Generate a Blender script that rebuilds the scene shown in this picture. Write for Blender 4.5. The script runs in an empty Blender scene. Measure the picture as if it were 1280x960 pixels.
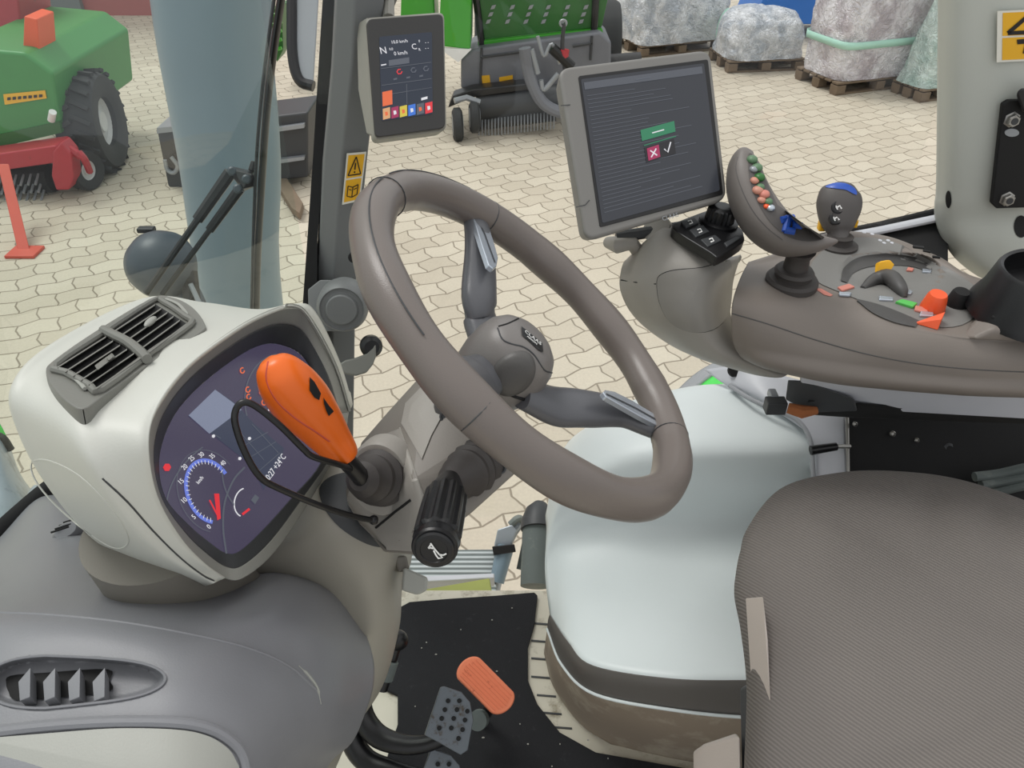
import bpy, bmesh, math, random
from mathutils import Vector as V, Matrix, noise
from mathutils.bvhtree import BVHTree
random.seed(4)
SC = bpy.context.scene
COL = SC.collection
# ------------------------------------------------------------------ camera
PIT = math.radians(36.0); FPX = 1000.0
s_, c_ = math.sin(PIT), math.cos(PIT)
CAM = V((0, 0, 2.75)); RT = V((1, 0, 0)); UP = V((0, s_, c_)); FW = V((0, c_, -s_))
cd = bpy.data.cameras.new('camera'); co = bpy.data.objects.new('camera', cd); COL.objects.link(co)
co.location = CAM; co.rotation_euler = (math.radians(90) - PIT, 0, 0)
cd.sensor_width = 36; cd.lens = 36 * FPX / 1280; cd.clip_start = 0.02; cd.clip_end = 200
SC.camera = co
def ray(px, py): return FW + RT * ((px - 640) / FPX) + UP * ((480 - py) / FPX)
def q(px, py, d): return CAM + ray(px, py) * d
def qY(px, py, Y): r = ray(px, py); return CAM + r * (Y / r.y)
def qZ(px, py, z): r = ray(px, py); return CAM + r * ((z - CAM.z) / r.z)
def dY(px, py, Y): return Y / ray(px, py).y
class Pl:
    def __init__(s, o, n): s.o = o; s.n = n.normalized()
    def __call__(s, px, py, off=0.0):
        r = ray(px, py); o = s.o + s.n * off
        return CAM + r * ((o - CAM).dot(s.n) / r.dot(s.n))
def plane3(a, b, c):
    n = (b - a).cross(c - a)
    if n.dot(CAM - a) < 0: n = -n
    return Pl(a, n)
# ------------------------------------------------------------------ materials
def lin(c): return tuple((x / 255 / 12.92 if x / 255 <= .04045 else ((x / 255 + .055) / 1.055) ** 2.4) for x in c) + (1,)
def newmat(name):
    m = bpy.data.materials.new(name); m.use_nodes = True; nt = m.node_tree
    b = nt.nodes['Principled BSDF']; return m, nt, b
def node(nt, t, **kw):
    n = nt.nodes.new(t)
    for k, v in kw.items():
        if k in n.inputs: n.inputs[k].default_value = v
        else: setattr(n, k, v)
    return n
def plastic(name, rgb, rough=.5, grain=600, bump=.08, var=.08, dirt=None, metal=0, spec=.5, vscale=6):
    m, nt, b = newmat(name)
    b.inputs['Roughness'].default_value = rough; b.inputs['Metallic'].default_value = metal
    b.inputs['Specular IOR Level'].default_value = spec
    tc = node(nt, 'ShaderNodeTexCoord')
    n1 = node(nt, 'ShaderNodeTexNoise', Scale=vscale, Detail=6.0); nt.links.new(tc.outputs['Object'], n1.inputs['Vector'])
    mx = node(nt, 'ShaderNodeMix', data_type='RGBA'); c = lin(rgb)
    mx.inputs['A'].default_value = tuple(x * (1 - var) for x in c[:3]) + (1,)
    mx.inputs['B'].default_value = tuple(min(1, x * (1 + var)) for x in c[:3]) + (1,)
    nt.links.new(n1.outputs['Fac'], mx.inputs['Factor']); out = mx.outputs['Result']
    if dirt:
        n3 = node(nt, 'ShaderNodeTexNoise', Scale=dirt[1], Detail=8.0, Roughness=.7); nt.links.new(tc.outputs['Object'], n3.inputs['Vector'])
        r = node(nt, 'ShaderNodeValToRGB'); r.color_ramp.elements[0].position = dirt[2]; r.color_ramp.elements[1].position = dirt[2] + .12
        nt.links.new(n3.outputs['Fac'], r.inputs['Fac'])
        m2 = node(nt, 'ShaderNodeMix', data_type='RGBA'); m2.inputs['B'].default_value = lin(dirt[0])
        nt.links.new(out, m2.inputs['A']); nt.links.new(r.outputs['Color'], m2.inputs['Factor']); out = m2.outputs['Result']
    nt.links.new(out, b.inputs['Base Color'])
    if bump:
        n2 = node(nt, 'ShaderNodeTexNoise', Scale=grain, Detail=2.0); nt.links.new(tc.outputs['Object'], n2.inputs['Vector'])
        bp = node(nt, 'ShaderNodeBump', Strength=bump, Distance=.002); nt.links.new(n2.outputs['Fac'], bp.inputs['Height'])
        nt.links.new(bp.outputs['Normal'], b.inputs['Normal'])
    return m
def emis(name, rgb, st=1.0):
    m, nt, b = newmat(name); b.inputs['Base Color'].default_value = (.01, .01, .012, 1)
    b.inputs['Emission Color'].default_value = lin(rgb); b.inputs['Emission Strength'].default_value = st
    b.inputs['Roughness'].default_value = .25
    n = node(nt, 'ShaderNodeTexNoise', Scale=300.0); mr = node(nt, 'ShaderNodeMapRange'); mr.inputs['To Min'].default_value = st * .8; mr.inputs['To Max'].default_value = st * 1.1
    nt.links.new(n.outputs['Fac'], mr.inputs['Value']); nt.links.new(mr.outputs['Result'], b.inputs['Emission Strength'])
    return m
def ribbed(name, rgb, scale, rgb2=None, axis='X', rough=.8, bump=.3, dist=.002, warp=0.):
    m, nt, b = newmat(name); b.inputs['Roughness'].default_value = rough
    tc = node(nt, 'ShaderNodeTexCoord'); w = node(nt, 'ShaderNodeTexWave', Scale=scale, Distortion=warp, bands_direction=axis)
    w.inputs['Detail'].default_value = 1.0
    nt.links.new(tc.outputs['Object'], w.inputs['Vector'])
    mx = node(nt, 'ShaderNodeMix', data_type='RGBA'); mx.inputs['A'].default_value = lin(rgb2 or tuple(x * .85 for x in rgb)); mx.inputs['B'].default_value = lin(rgb)
    nt.links.new(w.outputs['Fac'], mx.inputs['Factor'])
    n1 = node(nt, 'ShaderNodeTexNoise', Scale=5.0, Detail=8.0); nt.links.new(tc.outputs['Object'], n1.inputs['Vector'])
    hs = node(nt, 'ShaderNodeHueSaturation'); mr = node(nt, 'ShaderNodeMapRange'); mr.inputs['To Min'].default_value = .85; mr.inputs['To Max'].default_value = 1.15
    nt.links.new(n1.outputs['Fac'], mr.inputs['Value']); nt.links.new(mr.outputs['Result'], hs.inputs['Value']); nt.links.new(mx.outputs['Result'], hs.inputs['Color'])
    nt.links.new(hs.outputs['Color'], b.inputs['Base Color'])
    bp = node(nt, 'ShaderNodeBump', Strength=bump, Distance=dist); nt.links.new(w.outputs['Fac'], bp.inputs['Height']); nt.links.new(bp.outputs['Normal'], b.inputs['Normal'])
    return m
def glassmat(name, tint, gloss=.06):
    m = bpy.data.materials.new(name); m.use_nodes = True; nt = m.node_tree; nt.nodes.clear()
    o = node(nt, 'ShaderNodeOutputMaterial'); t = node(nt, 'ShaderNodeBsdfTransparent'); g = node(nt, 'ShaderNodeBsdfGlossy', Roughness=.02)
    t.inputs['Color'].default_value = tint + (1,)
    mx = node(nt, 'ShaderNodeMixShader'); mx.inputs['Fac'].default_value = gloss
    nt.links.new(t.outputs[0], mx.inputs[1]); nt.links.new(g.outputs[0], mx.inputs[2]); nt.links.new(mx.outputs[0], o.inputs['Surface'])
    return m
def paving():
    m, nt, b = newmat('interlocking concrete paving'); b.inputs['Roughness'].default_value = .9; L = nt.links.new
    tc = node(nt, 'ShaderNodeTexCoord'); mp = node(nt, 'ShaderNodeMapping'); mp.inputs['Rotation'].default_value = (0, 0, math.radians(-27))
    L(tc.outputs['Object'], mp.inputs['Vector']); sx = node(nt, 'ShaderNodeSeparateXYZ'); L(mp.outputs['Vector'], sx.inputs[0])
    def M(op, a, bb=None):
        n = node(nt, 'ShaderNodeMath', operation=op)
        for i, x in enumerate((a, bb)):
            if x is None: continue
            if isinstance(x, (int, float)): n.inputs[i].default_value = x
            else: L(x, n.inputs[i])
        return n.outputs[0]
    nz = node(nt, 'ShaderNodeTexNoise', Scale=5.0, Detail=2.0); L(mp.outputs['Vector'], nz.inputs['Vector'])
    j = M('MULTIPLY', M('SUBTRACT', nz.outputs['Fac'], .5), .03)
    zx = M('PINGPONG', sx.outputs['X'], .12); zy = M('PINGPONG', sx.outputs['Y'], .0875)
    nx = M('ADD', M('ADD', sx.outputs['X'], M('MULTIPLY', zy, .26)), j); ny = M('ADD', M('ADD', sx.outputs['Y'], M('MULTIPLY', zx, .24)), j)
    cb = node(nt, 'ShaderNodeCombineXYZ'); L(nx, cb.inputs[0]); L(ny, cb.inputs[1])
    br = node(nt, 'ShaderNodeTexBrick'); br.offset = .5; br.inputs['Scale'].default_value = 1.0
    br.inputs['Brick Width'].default_value = .24; br.inputs['Row Height'].default_value = .175; br.inputs['Mortar Size'].default_value = .007; br.inputs['Mortar Smooth'].default_value = .5
    br.inputs['Color1'].default_value = lin((203, 194, 176)); br.inputs['Color2'].default_value = lin((190, 180, 162)); br.inputs['Mortar'].default_value = lin((140, 130, 114))
    L(cb.outputs[0], br.inputs['Vector'])
    n2 = node(nt, 'ShaderNodeTexNoise', Scale=.6, Detail=8.0); L(tc.outputs['Object'], n2.inputs['Vector'])
    n3 = node(nt, 'ShaderNodeTexNoise', Scale=60.0, Detail=4.0); L(tc.outputs['Object'], n3.inputs['Vector'])
    v = M('ADD', M('MULTIPLY', n2.outputs['Fac'], .35), M('ADD', M('MULTIPLY', n3.outputs['Fac'], .25), .70))
    hs = node(nt, 'ShaderNodeHueSaturation'); L(br.outputs['Color'], hs.inputs['Color']); L(v, hs.inputs['Value']); L(hs.outputs['Color'], b.inputs['Base Color'])
    bp = node(nt, 'ShaderNodeBump', Strength=.4, Distance=.01); bp.invert = True; L(br.outputs['Fac'], bp.inputs['Height']); L(bp.outputs['Normal'], b.inputs['Normal'])
    return m
def filmmat(name, rgb, rgb2, sc=5.):
    m, nt, b = newmat(name); L = nt.links.new; b.inputs['Roughness'].default_value = .22; b.inputs['Specular IOR Level'].default_value = .9
    tc = node(nt, 'ShaderNodeTexCoord'); n1 = node(nt, 'ShaderNodeTexNoise', Scale=sc, Detail=6.0, Distortion=.5); L(tc.outputs['Object'], n1.inputs['Vector'])
    r = node(nt, 'ShaderNodeValToRGB'); e = r.color_ramp.elements; e[0].position = .38; e[0].color = lin(rgb2); e[1].position = .58; e[1].color = lin(rgb)  # paler noise patches paint white highlights into the film colour
    L(n1.outputs['Fac'], r.inputs['Fac']); L(r.outputs['Color'], b.inputs['Base Color'])
    n2 = node(nt, 'ShaderNodeTexNoise', Scale=sc * 2.2, Detail=5.0, Distortion=3.); L(tc.outputs['Object'], n2.inputs['Vector'])
    vo = node(nt, 'ShaderNodeTexVoronoi', Scale=sc * 1.3, feature='DISTANCE_TO_EDGE'); dn = node(nt, 'ShaderNodeMix', data_type='VECTOR'); dn.inputs['Factor'].default_value = .25
    L(tc.outputs['Object'], dn.inputs['A']); L(n2.outputs['Color'], dn.inputs['B']); L(dn.outputs['Result'], vo.inputs['Vector'])
    ad = node(nt, 'ShaderNodeMath', operation='ADD'); L(n2.outputs['Fac'], ad.inputs[0]); L(vo.outputs['Distance'], ad.inputs[1])
    bp = node(nt, 'ShaderNodeBump', Strength=.8, Distance=.07); L(ad.outputs[0], bp.inputs['Height']); L(bp.outputs['Normal'], b.inputs['Normal'])
    return m
M_ = {}
def mk():
    P = plastic
    M_.update(
        pod=P('light grey dashboard plastic', (198, 199, 191), .45), podside=P('mid grey dashboard plastic', (150, 150, 143), .55),
        cowl=P('dark grey cowl plastic', (126, 127, 131), .45), cowlight=P('pale grey inset plastic', (160, 161, 154), .5),
        neck=P('warm grey neck plastic', (120, 116, 108), .6), ped=P('warm grey pedestal plastic', (158, 154, 143), .5),
        col=P('steering column plastic', (124, 119, 112), .5), colhi=P('pale steering column plastic', (152, 148, 141), .45), contop=P('grey console top plastic', (122, 121, 118), .5), gb=P('windscreen hazed baler green', (66, 140, 72), .45, bump=0),  # gb: haze of the windscreen reflections mixed into the baler's green
        rim=P('brown grey wheel leather', (112, 104, 99), .33, 900, .1), hub=P('grey wheel hub plastic', (118, 114, 111), .4), hubd=P('dark hub pad', (82, 80, 78), .45),
        spoke=P('charcoal spoke plastic', (92, 93, 97), .36), silver=P('satin silver insert', (190, 198, 208), .25, metal=.6, bump=0),
        orange=P('orange grip plastic', (238, 108, 24), .33, bump=.02), black=P('black plastic', (18, 18, 20), .35, bump=.05), matte=P('matte black', (14, 14, 15), .75),
        rubber=P('dark rubber boot', (62, 58, 56), .6), dark=P('dark grey plastic', (58, 60, 62), .5), ventd=P('vent louvre plastic', (118, 118, 112), .45),
        cons=P('brown grey armrest plastic', (122, 114, 107), .5), consd=P('dark console plastic and recess shade', (74, 73, 72), .5), arm=P('grey bracket plastic', (150, 146, 139), .45), armd=P('grey inset plastic', (134, 131, 125), .35),
        joy=P('joystick soft plastic', (114, 108, 104), .5), joyt=P('joystick face plastic', (86, 82, 80), .5),
        blue=P('blue button plastic', (42, 84, 178), .35, bump=.02), yellow=P('yellow knob plastic', (240, 180, 30), .4, bump=.02), green=P('green button plastic', (90, 190, 90), .4), knobo=P('orange knob plastic', (240, 95, 50), .4), pink=P('faded red print', (205, 130, 115), .5), white=P('white print', (235, 235, 232), .5, bump=0), sage=P('green grey button', (92, 125, 92), .45), peach=P('peach button', (200, 140, 120), .45),
        fender=P('pale grey cover plastic', (212, 219, 219), .4, 400, .05, .06, ((120, 124, 124), 22, .70)), fband=P('dark cover edge', (88, 84, 80), .55), fbrown=P('dusty brown cover side', (146, 132, 116), .7, var=.12, dirt=((170, 158, 140), 9, .5)),
        cream=P('cream painted floor', (206, 200, 184), .6, var=.1, dirt=((150, 140, 120), 14, .55)), mat=P('black carpet mat', (30, 30, 33), .95, 900, .6, .25, ((48, 49, 52), 60, .60)), crumb=P('pale dust crumb', (170, 168, 160), .9),
        pillar=P('pale pillar plastic', (190, 193, 185), .5, var=.03), pilg=P('grey pillar plastic', (112, 114, 114), .5), pild=P('dark pillar plastic', (78, 80, 82), .55), steel=P('zinc bolt steel', (165, 163, 158), .35, metal=.8),
        sticker=P('yellow warning sticker', (236, 178, 28), .5, bump=0), stickw=P('white sticker border', (228, 226, 215), .5, bump=0), ink=P('black sticker ink', (25, 20, 18), .6, bump=0),
        gp=P('glossy machine green', (62, 160, 42), .3, dirt=((90, 180, 70), 8, .62), bump=0), gd=P('dark machine green', (44, 104, 42), .4, bump=0), red=P('machine red paint', (178, 52, 62), .4, dirt=((120, 50, 50), 10, .6)), redo=P('orange red leg paint', (200, 80, 60), .5),
        grey=P('machine grey paint', (112, 114, 120), .45, var=.12), greyl=P('light machine metal', (150, 154, 158), .4, metal=.3), tyre=P('tyre rubber', (52, 54, 55), .8, 60, .4, .3), rimw=P('white wheel rim', (205, 205, 205), .5),
        stack=P('blue grey exhaust shroud', (120, 140, 152), .35, 30, .15, .08), lamp=P('dark lamp housing', (70, 78, 86), .4), wood=P('weathered pallet wood', (118, 102, 84), .85, 80, .4, .3), bluem=P('bright blue machine', (20, 110, 200), .4), bred=P('barn red cladding', (168, 96, 92), .7), bdoor=P('barn grey door', (112, 118, 118), .6),
        hood=P('blue grey bonnet', (150, 162, 172), .3, dirt=((95, 105, 112), 7, .55)), lime=P('lime fender paint', (70, 220, 80), .35), gfend=P('grey fender lip', (150, 152, 156), .5), metal=P('galvanised tube', (172, 180, 186), .35, metal=.5), dusty=P('dusty dark housing', (98, 106, 104), .7, var=.2, dirt=((120, 126, 120), 12, .5)), olive=P('olive step edge', (150, 156, 84), .7, var=.2), pedo=P('worn orange pedal rubber', (226, 128, 92), .7, dirt=((170, 80, 55), 70, .6)), pedm=P('worn pedal metal', (98, 104, 110), .45, metal=.4, dirt=((70, 60, 50), 60, .55)), beige=P('beige plastic', (188, 178, 170), .5), rust=P('rusty clip', (150, 90, 50), .9, 200, .6, .5), trimw=P('white grey trim', (196, 198, 204), .4), plastg=P('display housing grey', (146, 144, 136), .5), mono=P('monitor housing grey', (124, 122, 118), .45), bez=P('charcoal display bezel', (48, 47, 46), .35))
    M_['seat'] = ribbed('ribbed grey seat cloth', (118, 112, 107), 95, (99, 94, 90), 'DIAGONAL', bump=.35, dist=.003, warp=1.)
    M_['step'] = ribbed('grooved step plate', (196, 204, 204), 22, (90, 100, 98), 'Y', .5, .5, .01)
    M_['film'] = filmmat('silver wrapping film', (246, 249, 253), (198, 206, 216)); M_['filmg'] = filmmat('green tinted wrapping film', (228, 246, 240), (186, 214, 206)); M_['filmp'] = filmmat('pink grey wrapping film', (246, 243, 247), (196, 186, 192), 4.)
    M_['tape'] = P('pale green film band', (176, 222, 204), .4)
    M_['lcdl'] = emis('monitor screen', (56, 60, 68), .6); M_['lcdd'] = emis('display screen', (30, 42, 60), .8); M_['clu'] = emis('cluster face', (78, 72, 96), .75); M_['cluhi'] = emis('cluster lcd', (138, 146, 170), .8)
    for k, c in dict(ew=(235, 235, 240), er=(235, 50, 60), eo=(240, 110, 60), eg=(40, 130, 90), eb=(60, 120, 220), ebl=(110, 130, 225), ey=(220, 200, 70), em=(170, 40, 90), egr=(90, 95, 105), ecr=(225, 170, 120), edk=(14, 14, 18), eline=(84, 88, 96), elcd=(60, 66, 86)).items(): M_[k] = emis('screen ' + k, c, .9)
    M_['glass'] = glassmat('clear side glass', (.985, .99, .985), .02); M_['wglass'] = glassmat('reflection tinted windscreen glass', (.88, .95, .91), .10)  # windscreen tint puts the baler's green reflection into the glass colour
    M_['pave'] = paving()
mk()
# ------------------------------------------------------------------ geometry helpers: return (verts, faces)
def cat(pts, n=8, closed=False):
    pts = [tuple(p) for p in pts]; N = len(pts); out = []
    def g(i): return pts[i % N] if closed else (pts[i] if 0 <= i < N else (tuple(2 * a - b for a, b in zip(pts[0], pts[1])) if i < 0 else tuple(2 * a - b for a, b in zip(pts[-1], pts[-2]))))
    for i in range(N if closed else N - 1):
        p0, p1, p2, p3 = g(i - 1), g(i), g(i + 1), g(i + 2)
        for k in range(n):
            t = k / n
            out.append(tuple(.5 * (2 * b + (c - a) * t + (2 * a - 5 * b + 4 * c - d) * t * t + (3 * b - a - 3 * c + d) * t ** 3) for a, b, c, d in zip(p0, p1, p2, p3)))
    if not closed: out.append(pts[-1])
    return out
def gridfaces(nr, nc, cr=False, cc=False):
    F = []
    for i in range(nr if cr else nr - 1):
        for j in range(nc if cc else nc - 1):
            i2 = (i + 1) % nr; j2 = (j + 1) % nc
            F.append((i * nc + j, i * nc + j2, i2 * nc + j2, i2 * nc + j))
    return F
def net(rows, n=6, m=6, warp=None, raw=False):
    """rows of (px, py, d) or 3-D points (raw); smooth grid through them"""
    R = [cat(r, m) for r in rows]
    cols = [cat([R[i][j] for i in range(len(R))], n) for j in range(len(R[0]))]
    nr = len(cols[0]); nc = len(cols); vs = []
    for i in range(nr):
        for j in range(nc):
            p = cols[j][i]
            if raw: vs.append(V(p))
            else:
                px, py, d = p
                if warp: d = warp(px, py, d)
                vs.append(q(px, py, d))
    return vs, gridfaces(nr, nc)
def rings(R, cap=True):
    nc = len(R[0]); vs = [V(p) for r in R for p in r]; F = gridfaces(len(R), nc, cc=True)
    if cap: F.append(tuple(range(nc))); F.append(tuple((len(R) - 1) * nc + k for k in reversed(range(nc))))
    return vs, F
def perp(t):
    a = V((0, 0, 1)) if abs(t.z) < .9 else V((1, 0, 0))
    return (a - t * a.dot(t)).normalized()
def tube(pts, r, n=12, sm=0, ref=None, cap=True, closed=False):
    pts = [V(p) for p in pts]; N = len(pts)
    rr = list(r) if isinstance(r, list) else [r] * N
    if len(rr) != N: rr = [rr[min(len(rr) - 1, round(i * (len(rr) - 1) / (N - 1)))] for i in range(N)]
    rr = [x if isinstance(x, (list, tuple)) else (x, x) for x in rr]
    if sm:
        k = cat([tuple(p) + tuple(x) for p, x in zip(pts, rr)], sm, closed); pts = [V(x[:3]) for x in k]; rr = [x[3:] for x in k]
    N = len(pts); R = []; a = None
    for i, p in enumerate(pts):
        if closed: t = (pts[(i + 1) % N] - pts[i - 1]).normalized()
        else: t = (pts[min(i + 1, N - 1)] - pts[max(i - 1, 0)]).normalized()
        if ref is not None: a = (ref - t * ref.dot(t)).normalized()
        elif a is None: a = perp(t)
        else:
            a = a - t * a.dot(t); a = a.normalized() if a.length > 1e-6 else perp(t)
        b = t.cross(a)
        R.append([p + a * (rr[i][0] * math.cos(2 * math.pi * k / n)) + b * (rr[i][1] * math.sin(2 * math.pi * k / n)) for k in range(n)])
    vs, F = rings(R, cap and not closed)
    if closed:
        nc = n; L = (N - 1) * nc
        F += [(L + j, L + (j + 1) % nc, (j + 1) % nc, j) for j in range(nc)]
    return vs, F
def lathe(o, ax, prof, n=24, ref=None, sq=1.0):
    ax = ax.normalized(); a = perp(ax) if ref is None else (ref - ax * ref.dot(ax)).normalized(); b = ax.cross(a)
    R = [[o + ax * z + a * (max(r, 1e-5) * math.cos(2 * math.pi * k / n)) + b * (max(r, 1e-5) * sq * math.sin(2 * math.pi * k / n)) for k in range(n)] for r, z in prof]
    return rings(R)
def prism(pts, ext):
    n = len(pts); vs = [V(p) for p in pts] + [V(p) + ext for p in pts]
    return vs, [tuple(range(n)), tuple(reversed(range(n, 2 * n)))] + [(i, (i + 1) % n, n + (i + 1) % n, n + i) for i in range(n)]
def frame(c, u, v, w): return Matrix(((u.x, v.x, w.x, c.x), (u.y, v.y, w.y, c.y), (u.z, v.z, w.z, c.z), (0, 0, 0, 1)))
def box(c, s, u=V((1, 0, 0)), v=V((0, 1, 0)), w=None):
    u = u.normalized(); v = v.normalized(); w = w or u.cross(v)
    vs = [c + u * (a * s[0] / 2) + v * (b * s[1] / 2) + w * (k * s[2] / 2) for a in (-1, 1) for b in (-1, 1) for k in (-1, 1)]
    return vs, [(0, 1, 3, 2), (4, 6, 7, 5), (0, 4, 5, 1), (2, 3, 7, 6), (0, 2, 6, 4), (1, 5, 7, 3)]
def hull(pts):
    bm = bmesh.new(); [bm.verts.new(p) for p in pts]; bmesh.ops.convex_hull(bm, input=bm.verts)
    bmesh.ops.delete(bm, geom=[v for v in bm.verts if not v.link_faces], context='VERTS')
    bmesh.ops.dissolve_limit(bm, angle_limit=.05, verts=bm.verts, edges=bm.edges)
    bm.verts.index_update(); r = ([v.co.copy() for v in bm.verts], [tuple(v.index for v in f.verts) for f in bm.faces]); bm.free(); return r
def ellip(c, r, u=V((1, 0, 0)), v=V((0, 1, 0)), n=24, m=14):
    u = u.normalized(); v = v.normalized(); w = u.cross(v)
    R = []
    for i in range(m + 1):
        t = math.pi * i / m; rr = max(math.sin(t), 1e-4)
        R.append([c + u * (r[0] * rr * math.cos(2 * math.pi * k / n)) + v * (r[1] * rr * math.sin(2 * math.pi * k / n)) + w * (r[2] * math.cos(t)) for k in range(n)])
    return rings(R)
def rrect(w, h, r, n=6):
    out = []
    for cx, cy, a0 in ((w / 2 - r, h / 2 - r, 0), (-w / 2 + r, h / 2 - r, 90), (-w / 2 + r, -h / 2 + r, 180), (w / 2 - r, -h / 2 + r, 270)):
        for k in range(n + 1):
            a = math.radians(a0 + 90 * k / n); out.append((cx + r * math.cos(a), cy + r * math.sin(a)))
    return out
def text(s, size, o, u, v, ext=.0002, align='CENTER'):
    cu = bpy.data.curves.new('t', 'FONT'); cu.body = s; cu.size = size; cu.align_x = align; cu.align_y = 'CENTER'; cu.extrude = ext; cu.resolution_u = 3
    ob = bpy.data.objects.new('t', cu); COL.objects.link(ob)
    me = bpy.data.meshes.new_from_object(ob, depsgraph=bpy.context.evaluated_depsgraph_get())
    u = u.normalized(); v = (v - u * v.dot(u)).normalized(); w = u.cross(v)
    vs = [o + u * p.co.x + v * p.co.y + w * p.co.z for p in me.vertices]; F = [tuple(p.vertices) for p in me.polygons]
    bpy.data.objects.remove(ob); bpy.data.curves.remove(cu); bpy.data.meshes.remove(me)
    return vs, F
class MB:
    def __init__(s): s.v = []; s.f = []; s.m = []; s.mats = []
    def add(s, g, mat='black'):
        if mat not in s.mats: s.mats.append(mat)
        k = len(s.v); i = s.mats.index(mat); s.v += g[0]; s.f += [tuple(a + k for a in f) for f in g[1]]; s.m += [i] * len(g[1]); return s
    def build(s, name, parent=None, bevel=0, sol=0, sub=0, ang=35, origin=None, seg=3, remesh=0):
        me = bpy.data.meshes.new(name)
        root = parent
        off = V((0, 0, 0))
        if parent is not None:
            off = V(parent['_o'])
        elif origin is not None: off = V(origin)
        else:
            xs = [p.x for p in s.v]; ys = [p.y for p in s.v]; zs = [p.z for p in s.v]
            off = V(((min(xs) + max(xs)) / 2, (min(ys) + max(ys)) / 2, min(zs)))
        me.from_pydata([tuple(p - off) for p in s.v], [], s.f); me.validate()
        bm = bmesh.new(); bm.from_mesh(me); bmesh.ops.recalc_face_normals(bm, faces=bm.faces); bm.to_mesh(me); bm.free()
        for x in s.mats: me.materials.append(M_[x])
        if len(me.polygons) == len(s.m):
            for p, i in zip(me.polygons, s.m): p.material_index = i
        me.shade_smooth() if hasattr(me, 'shade_smooth') else None
        me.set_sharp_from_angle(angle=math.radians(ang))
        o = bpy.data.objects.new(name, me); COL.objects.link(o)
        if parent is not None: o.parent = parent
        else: o.location = off
        o['_o'] = tuple(off)
        if bevel:
            b = o.modifiers.new('b', 'BEVEL'); b.width = bevel; b.segments = seg; b.limit_method = 'ANGLE'; b.angle_limit = math.radians(30); b.harden_normals = True
        if sub: b = o.modifiers.new('s', 'SUBSURF'); b.levels = sub; b.render_levels = sub
        if sol:
            tot = sum((p.normal.dot(CAM - off - p.center) * p.area for p in me.polygons))
            if tot < 0: me.flip_normals(); me.set_sharp_from_angle(angle=math.radians(ang))
            b = o.modifiers.new('t', 'SOLIDIFY'); b.thickness = sol; b.offset = -1
        return o
def B(*gm):
    b = MB()
    for g, m in gm: b.add(g, m)
    return b
def thing(name, label, cat_, o, group=None):
    e = bpy.data.objects.new(name, None); COL.objects.link(e); e.location = o; e['_o'] = tuple(o); e['label'] = label; e['category'] = cat_; e.empty_display_size = .05
    if group: e['group'] = group
    return e
def tag(o, label, cat_, group=None):
    o['label'] = label; o['category'] = cat_
    if group: o['group'] = group
    return o
def struct(o): o['kind'] = 'structure'; return o
def poly(pl, pts, off=.0004, th=.0004): return prism([pl(x, y, off) for x, y in pts], pl.n * -th)
def circ(cx, cy, rx, ry=None, n=24, a0=0, a1=360):
    ry = ry or rx; return [(cx + rx * math.cos(math.radians(a0 + (a1 - a0) * k / n)), cy + ry * math.sin(math.radians(a0 + (a1 - a0) * k / n))) for k in range(n + (0 if a1 - a0 == 360 else 1))]
def strip(pl, pts, w, off=.0006, th=.0004):
    """a thin line (px width w) drawn along pixels on a plane"""
    L = []; Rr = []
    for i, p in enumerate(pts):
        a = pts[max(i - 1, 0)]; b = pts[min(i + 1, len(pts) - 1)]; dx, dy = b[0] - a[0], b[1] - a[1]; l = math.hypot(dx, dy) or 1
        L.append((p[0] - dy / l * w / 2, p[1] + dx / l * w / 2)); Rr.append((p[0] + dy / l * w / 2, p[1] - dx / l * w / 2))
    vs = []; F = []
    for i in range(len(pts)): vs += [pl(*L[i], off), pl(*Rr[i], off)]
    for i in range(len(pts) - 1): F.append((2 * i, 2 * i + 1, 2 * i + 3, 2 * i + 2))
    return vs, F
def bvh(*objs):
    vs = []; F = []
    for o in objs:
        k = len(vs); off = V(o['_o']); vs += [p.co + off for p in o.data.vertices]; F += [tuple(i + k for i in p.vertices) for p in o.data.polygons]
    return BVHTree.FromPolygons(vs, F)
def bvhe(o):
    dg = bpy.context.evaluated_depsgraph_get(); dg.update(); e = o.evaluated_get(dg); me = e.to_mesh(); off = V(o['_o'])
    b = BVHTree.FromPolygons([p.co + off for p in me.vertices], [tuple(p.vertices) for p in me.polygons]); e.to_mesh_clear(); return b
def on(bv, px, py, off=.001, dflt=.8):
    r = ray(px, py); h = bv.ray_cast(CAM, r.normalized())
    if h[0] is None: return q(px, py, dflt)
    n = h[1] if h[1].dot(r) < 0 else -h[1]
    return h[0] + n * off
def drape(bv, pts, off=.001, th=.001, n=1, K_=6):
    """thin plate that follows a surface: fan from the centroid"""
    cx = sum(p[0] for p in pts) / len(pts); cy = sum(p[1] for p in pts) / len(pts); K = K_; vs = []; F = []; N = len(pts)
    for k in range(K + 1):
        for p in pts: t = k / K; vs.append(on(bv, cx + (p[0] - cx) * max(t, .001), cy + (p[1] - cy) * max(t, .001), off))
    F = gridfaces(K + 1, N, cc=True); return vs, F
def drapeline(bv, pts, r, off=.0, n=6): return tube([on(bv, x, y, off) for x, y in pts], r, n)
# ================================================================== OUTSIDE
Z0 = V((0, 0, 0))
def prY(pts, Y, dep): return prism([qY(x, y, Y) for x, y in pts], V((0, dep, 0)))
def wall(pts, d, ext): return prism([q(x, y, d) for x, y in pts], ext)
g = B((( [V((-30, -6, 0)), V((30, -6, 0)), V((30, 40, 0)), V((-30, 40, 0))], [(0, 1, 2, 3)]), 'pave')).build('ground', origin=Z0); struct(g)
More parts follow.
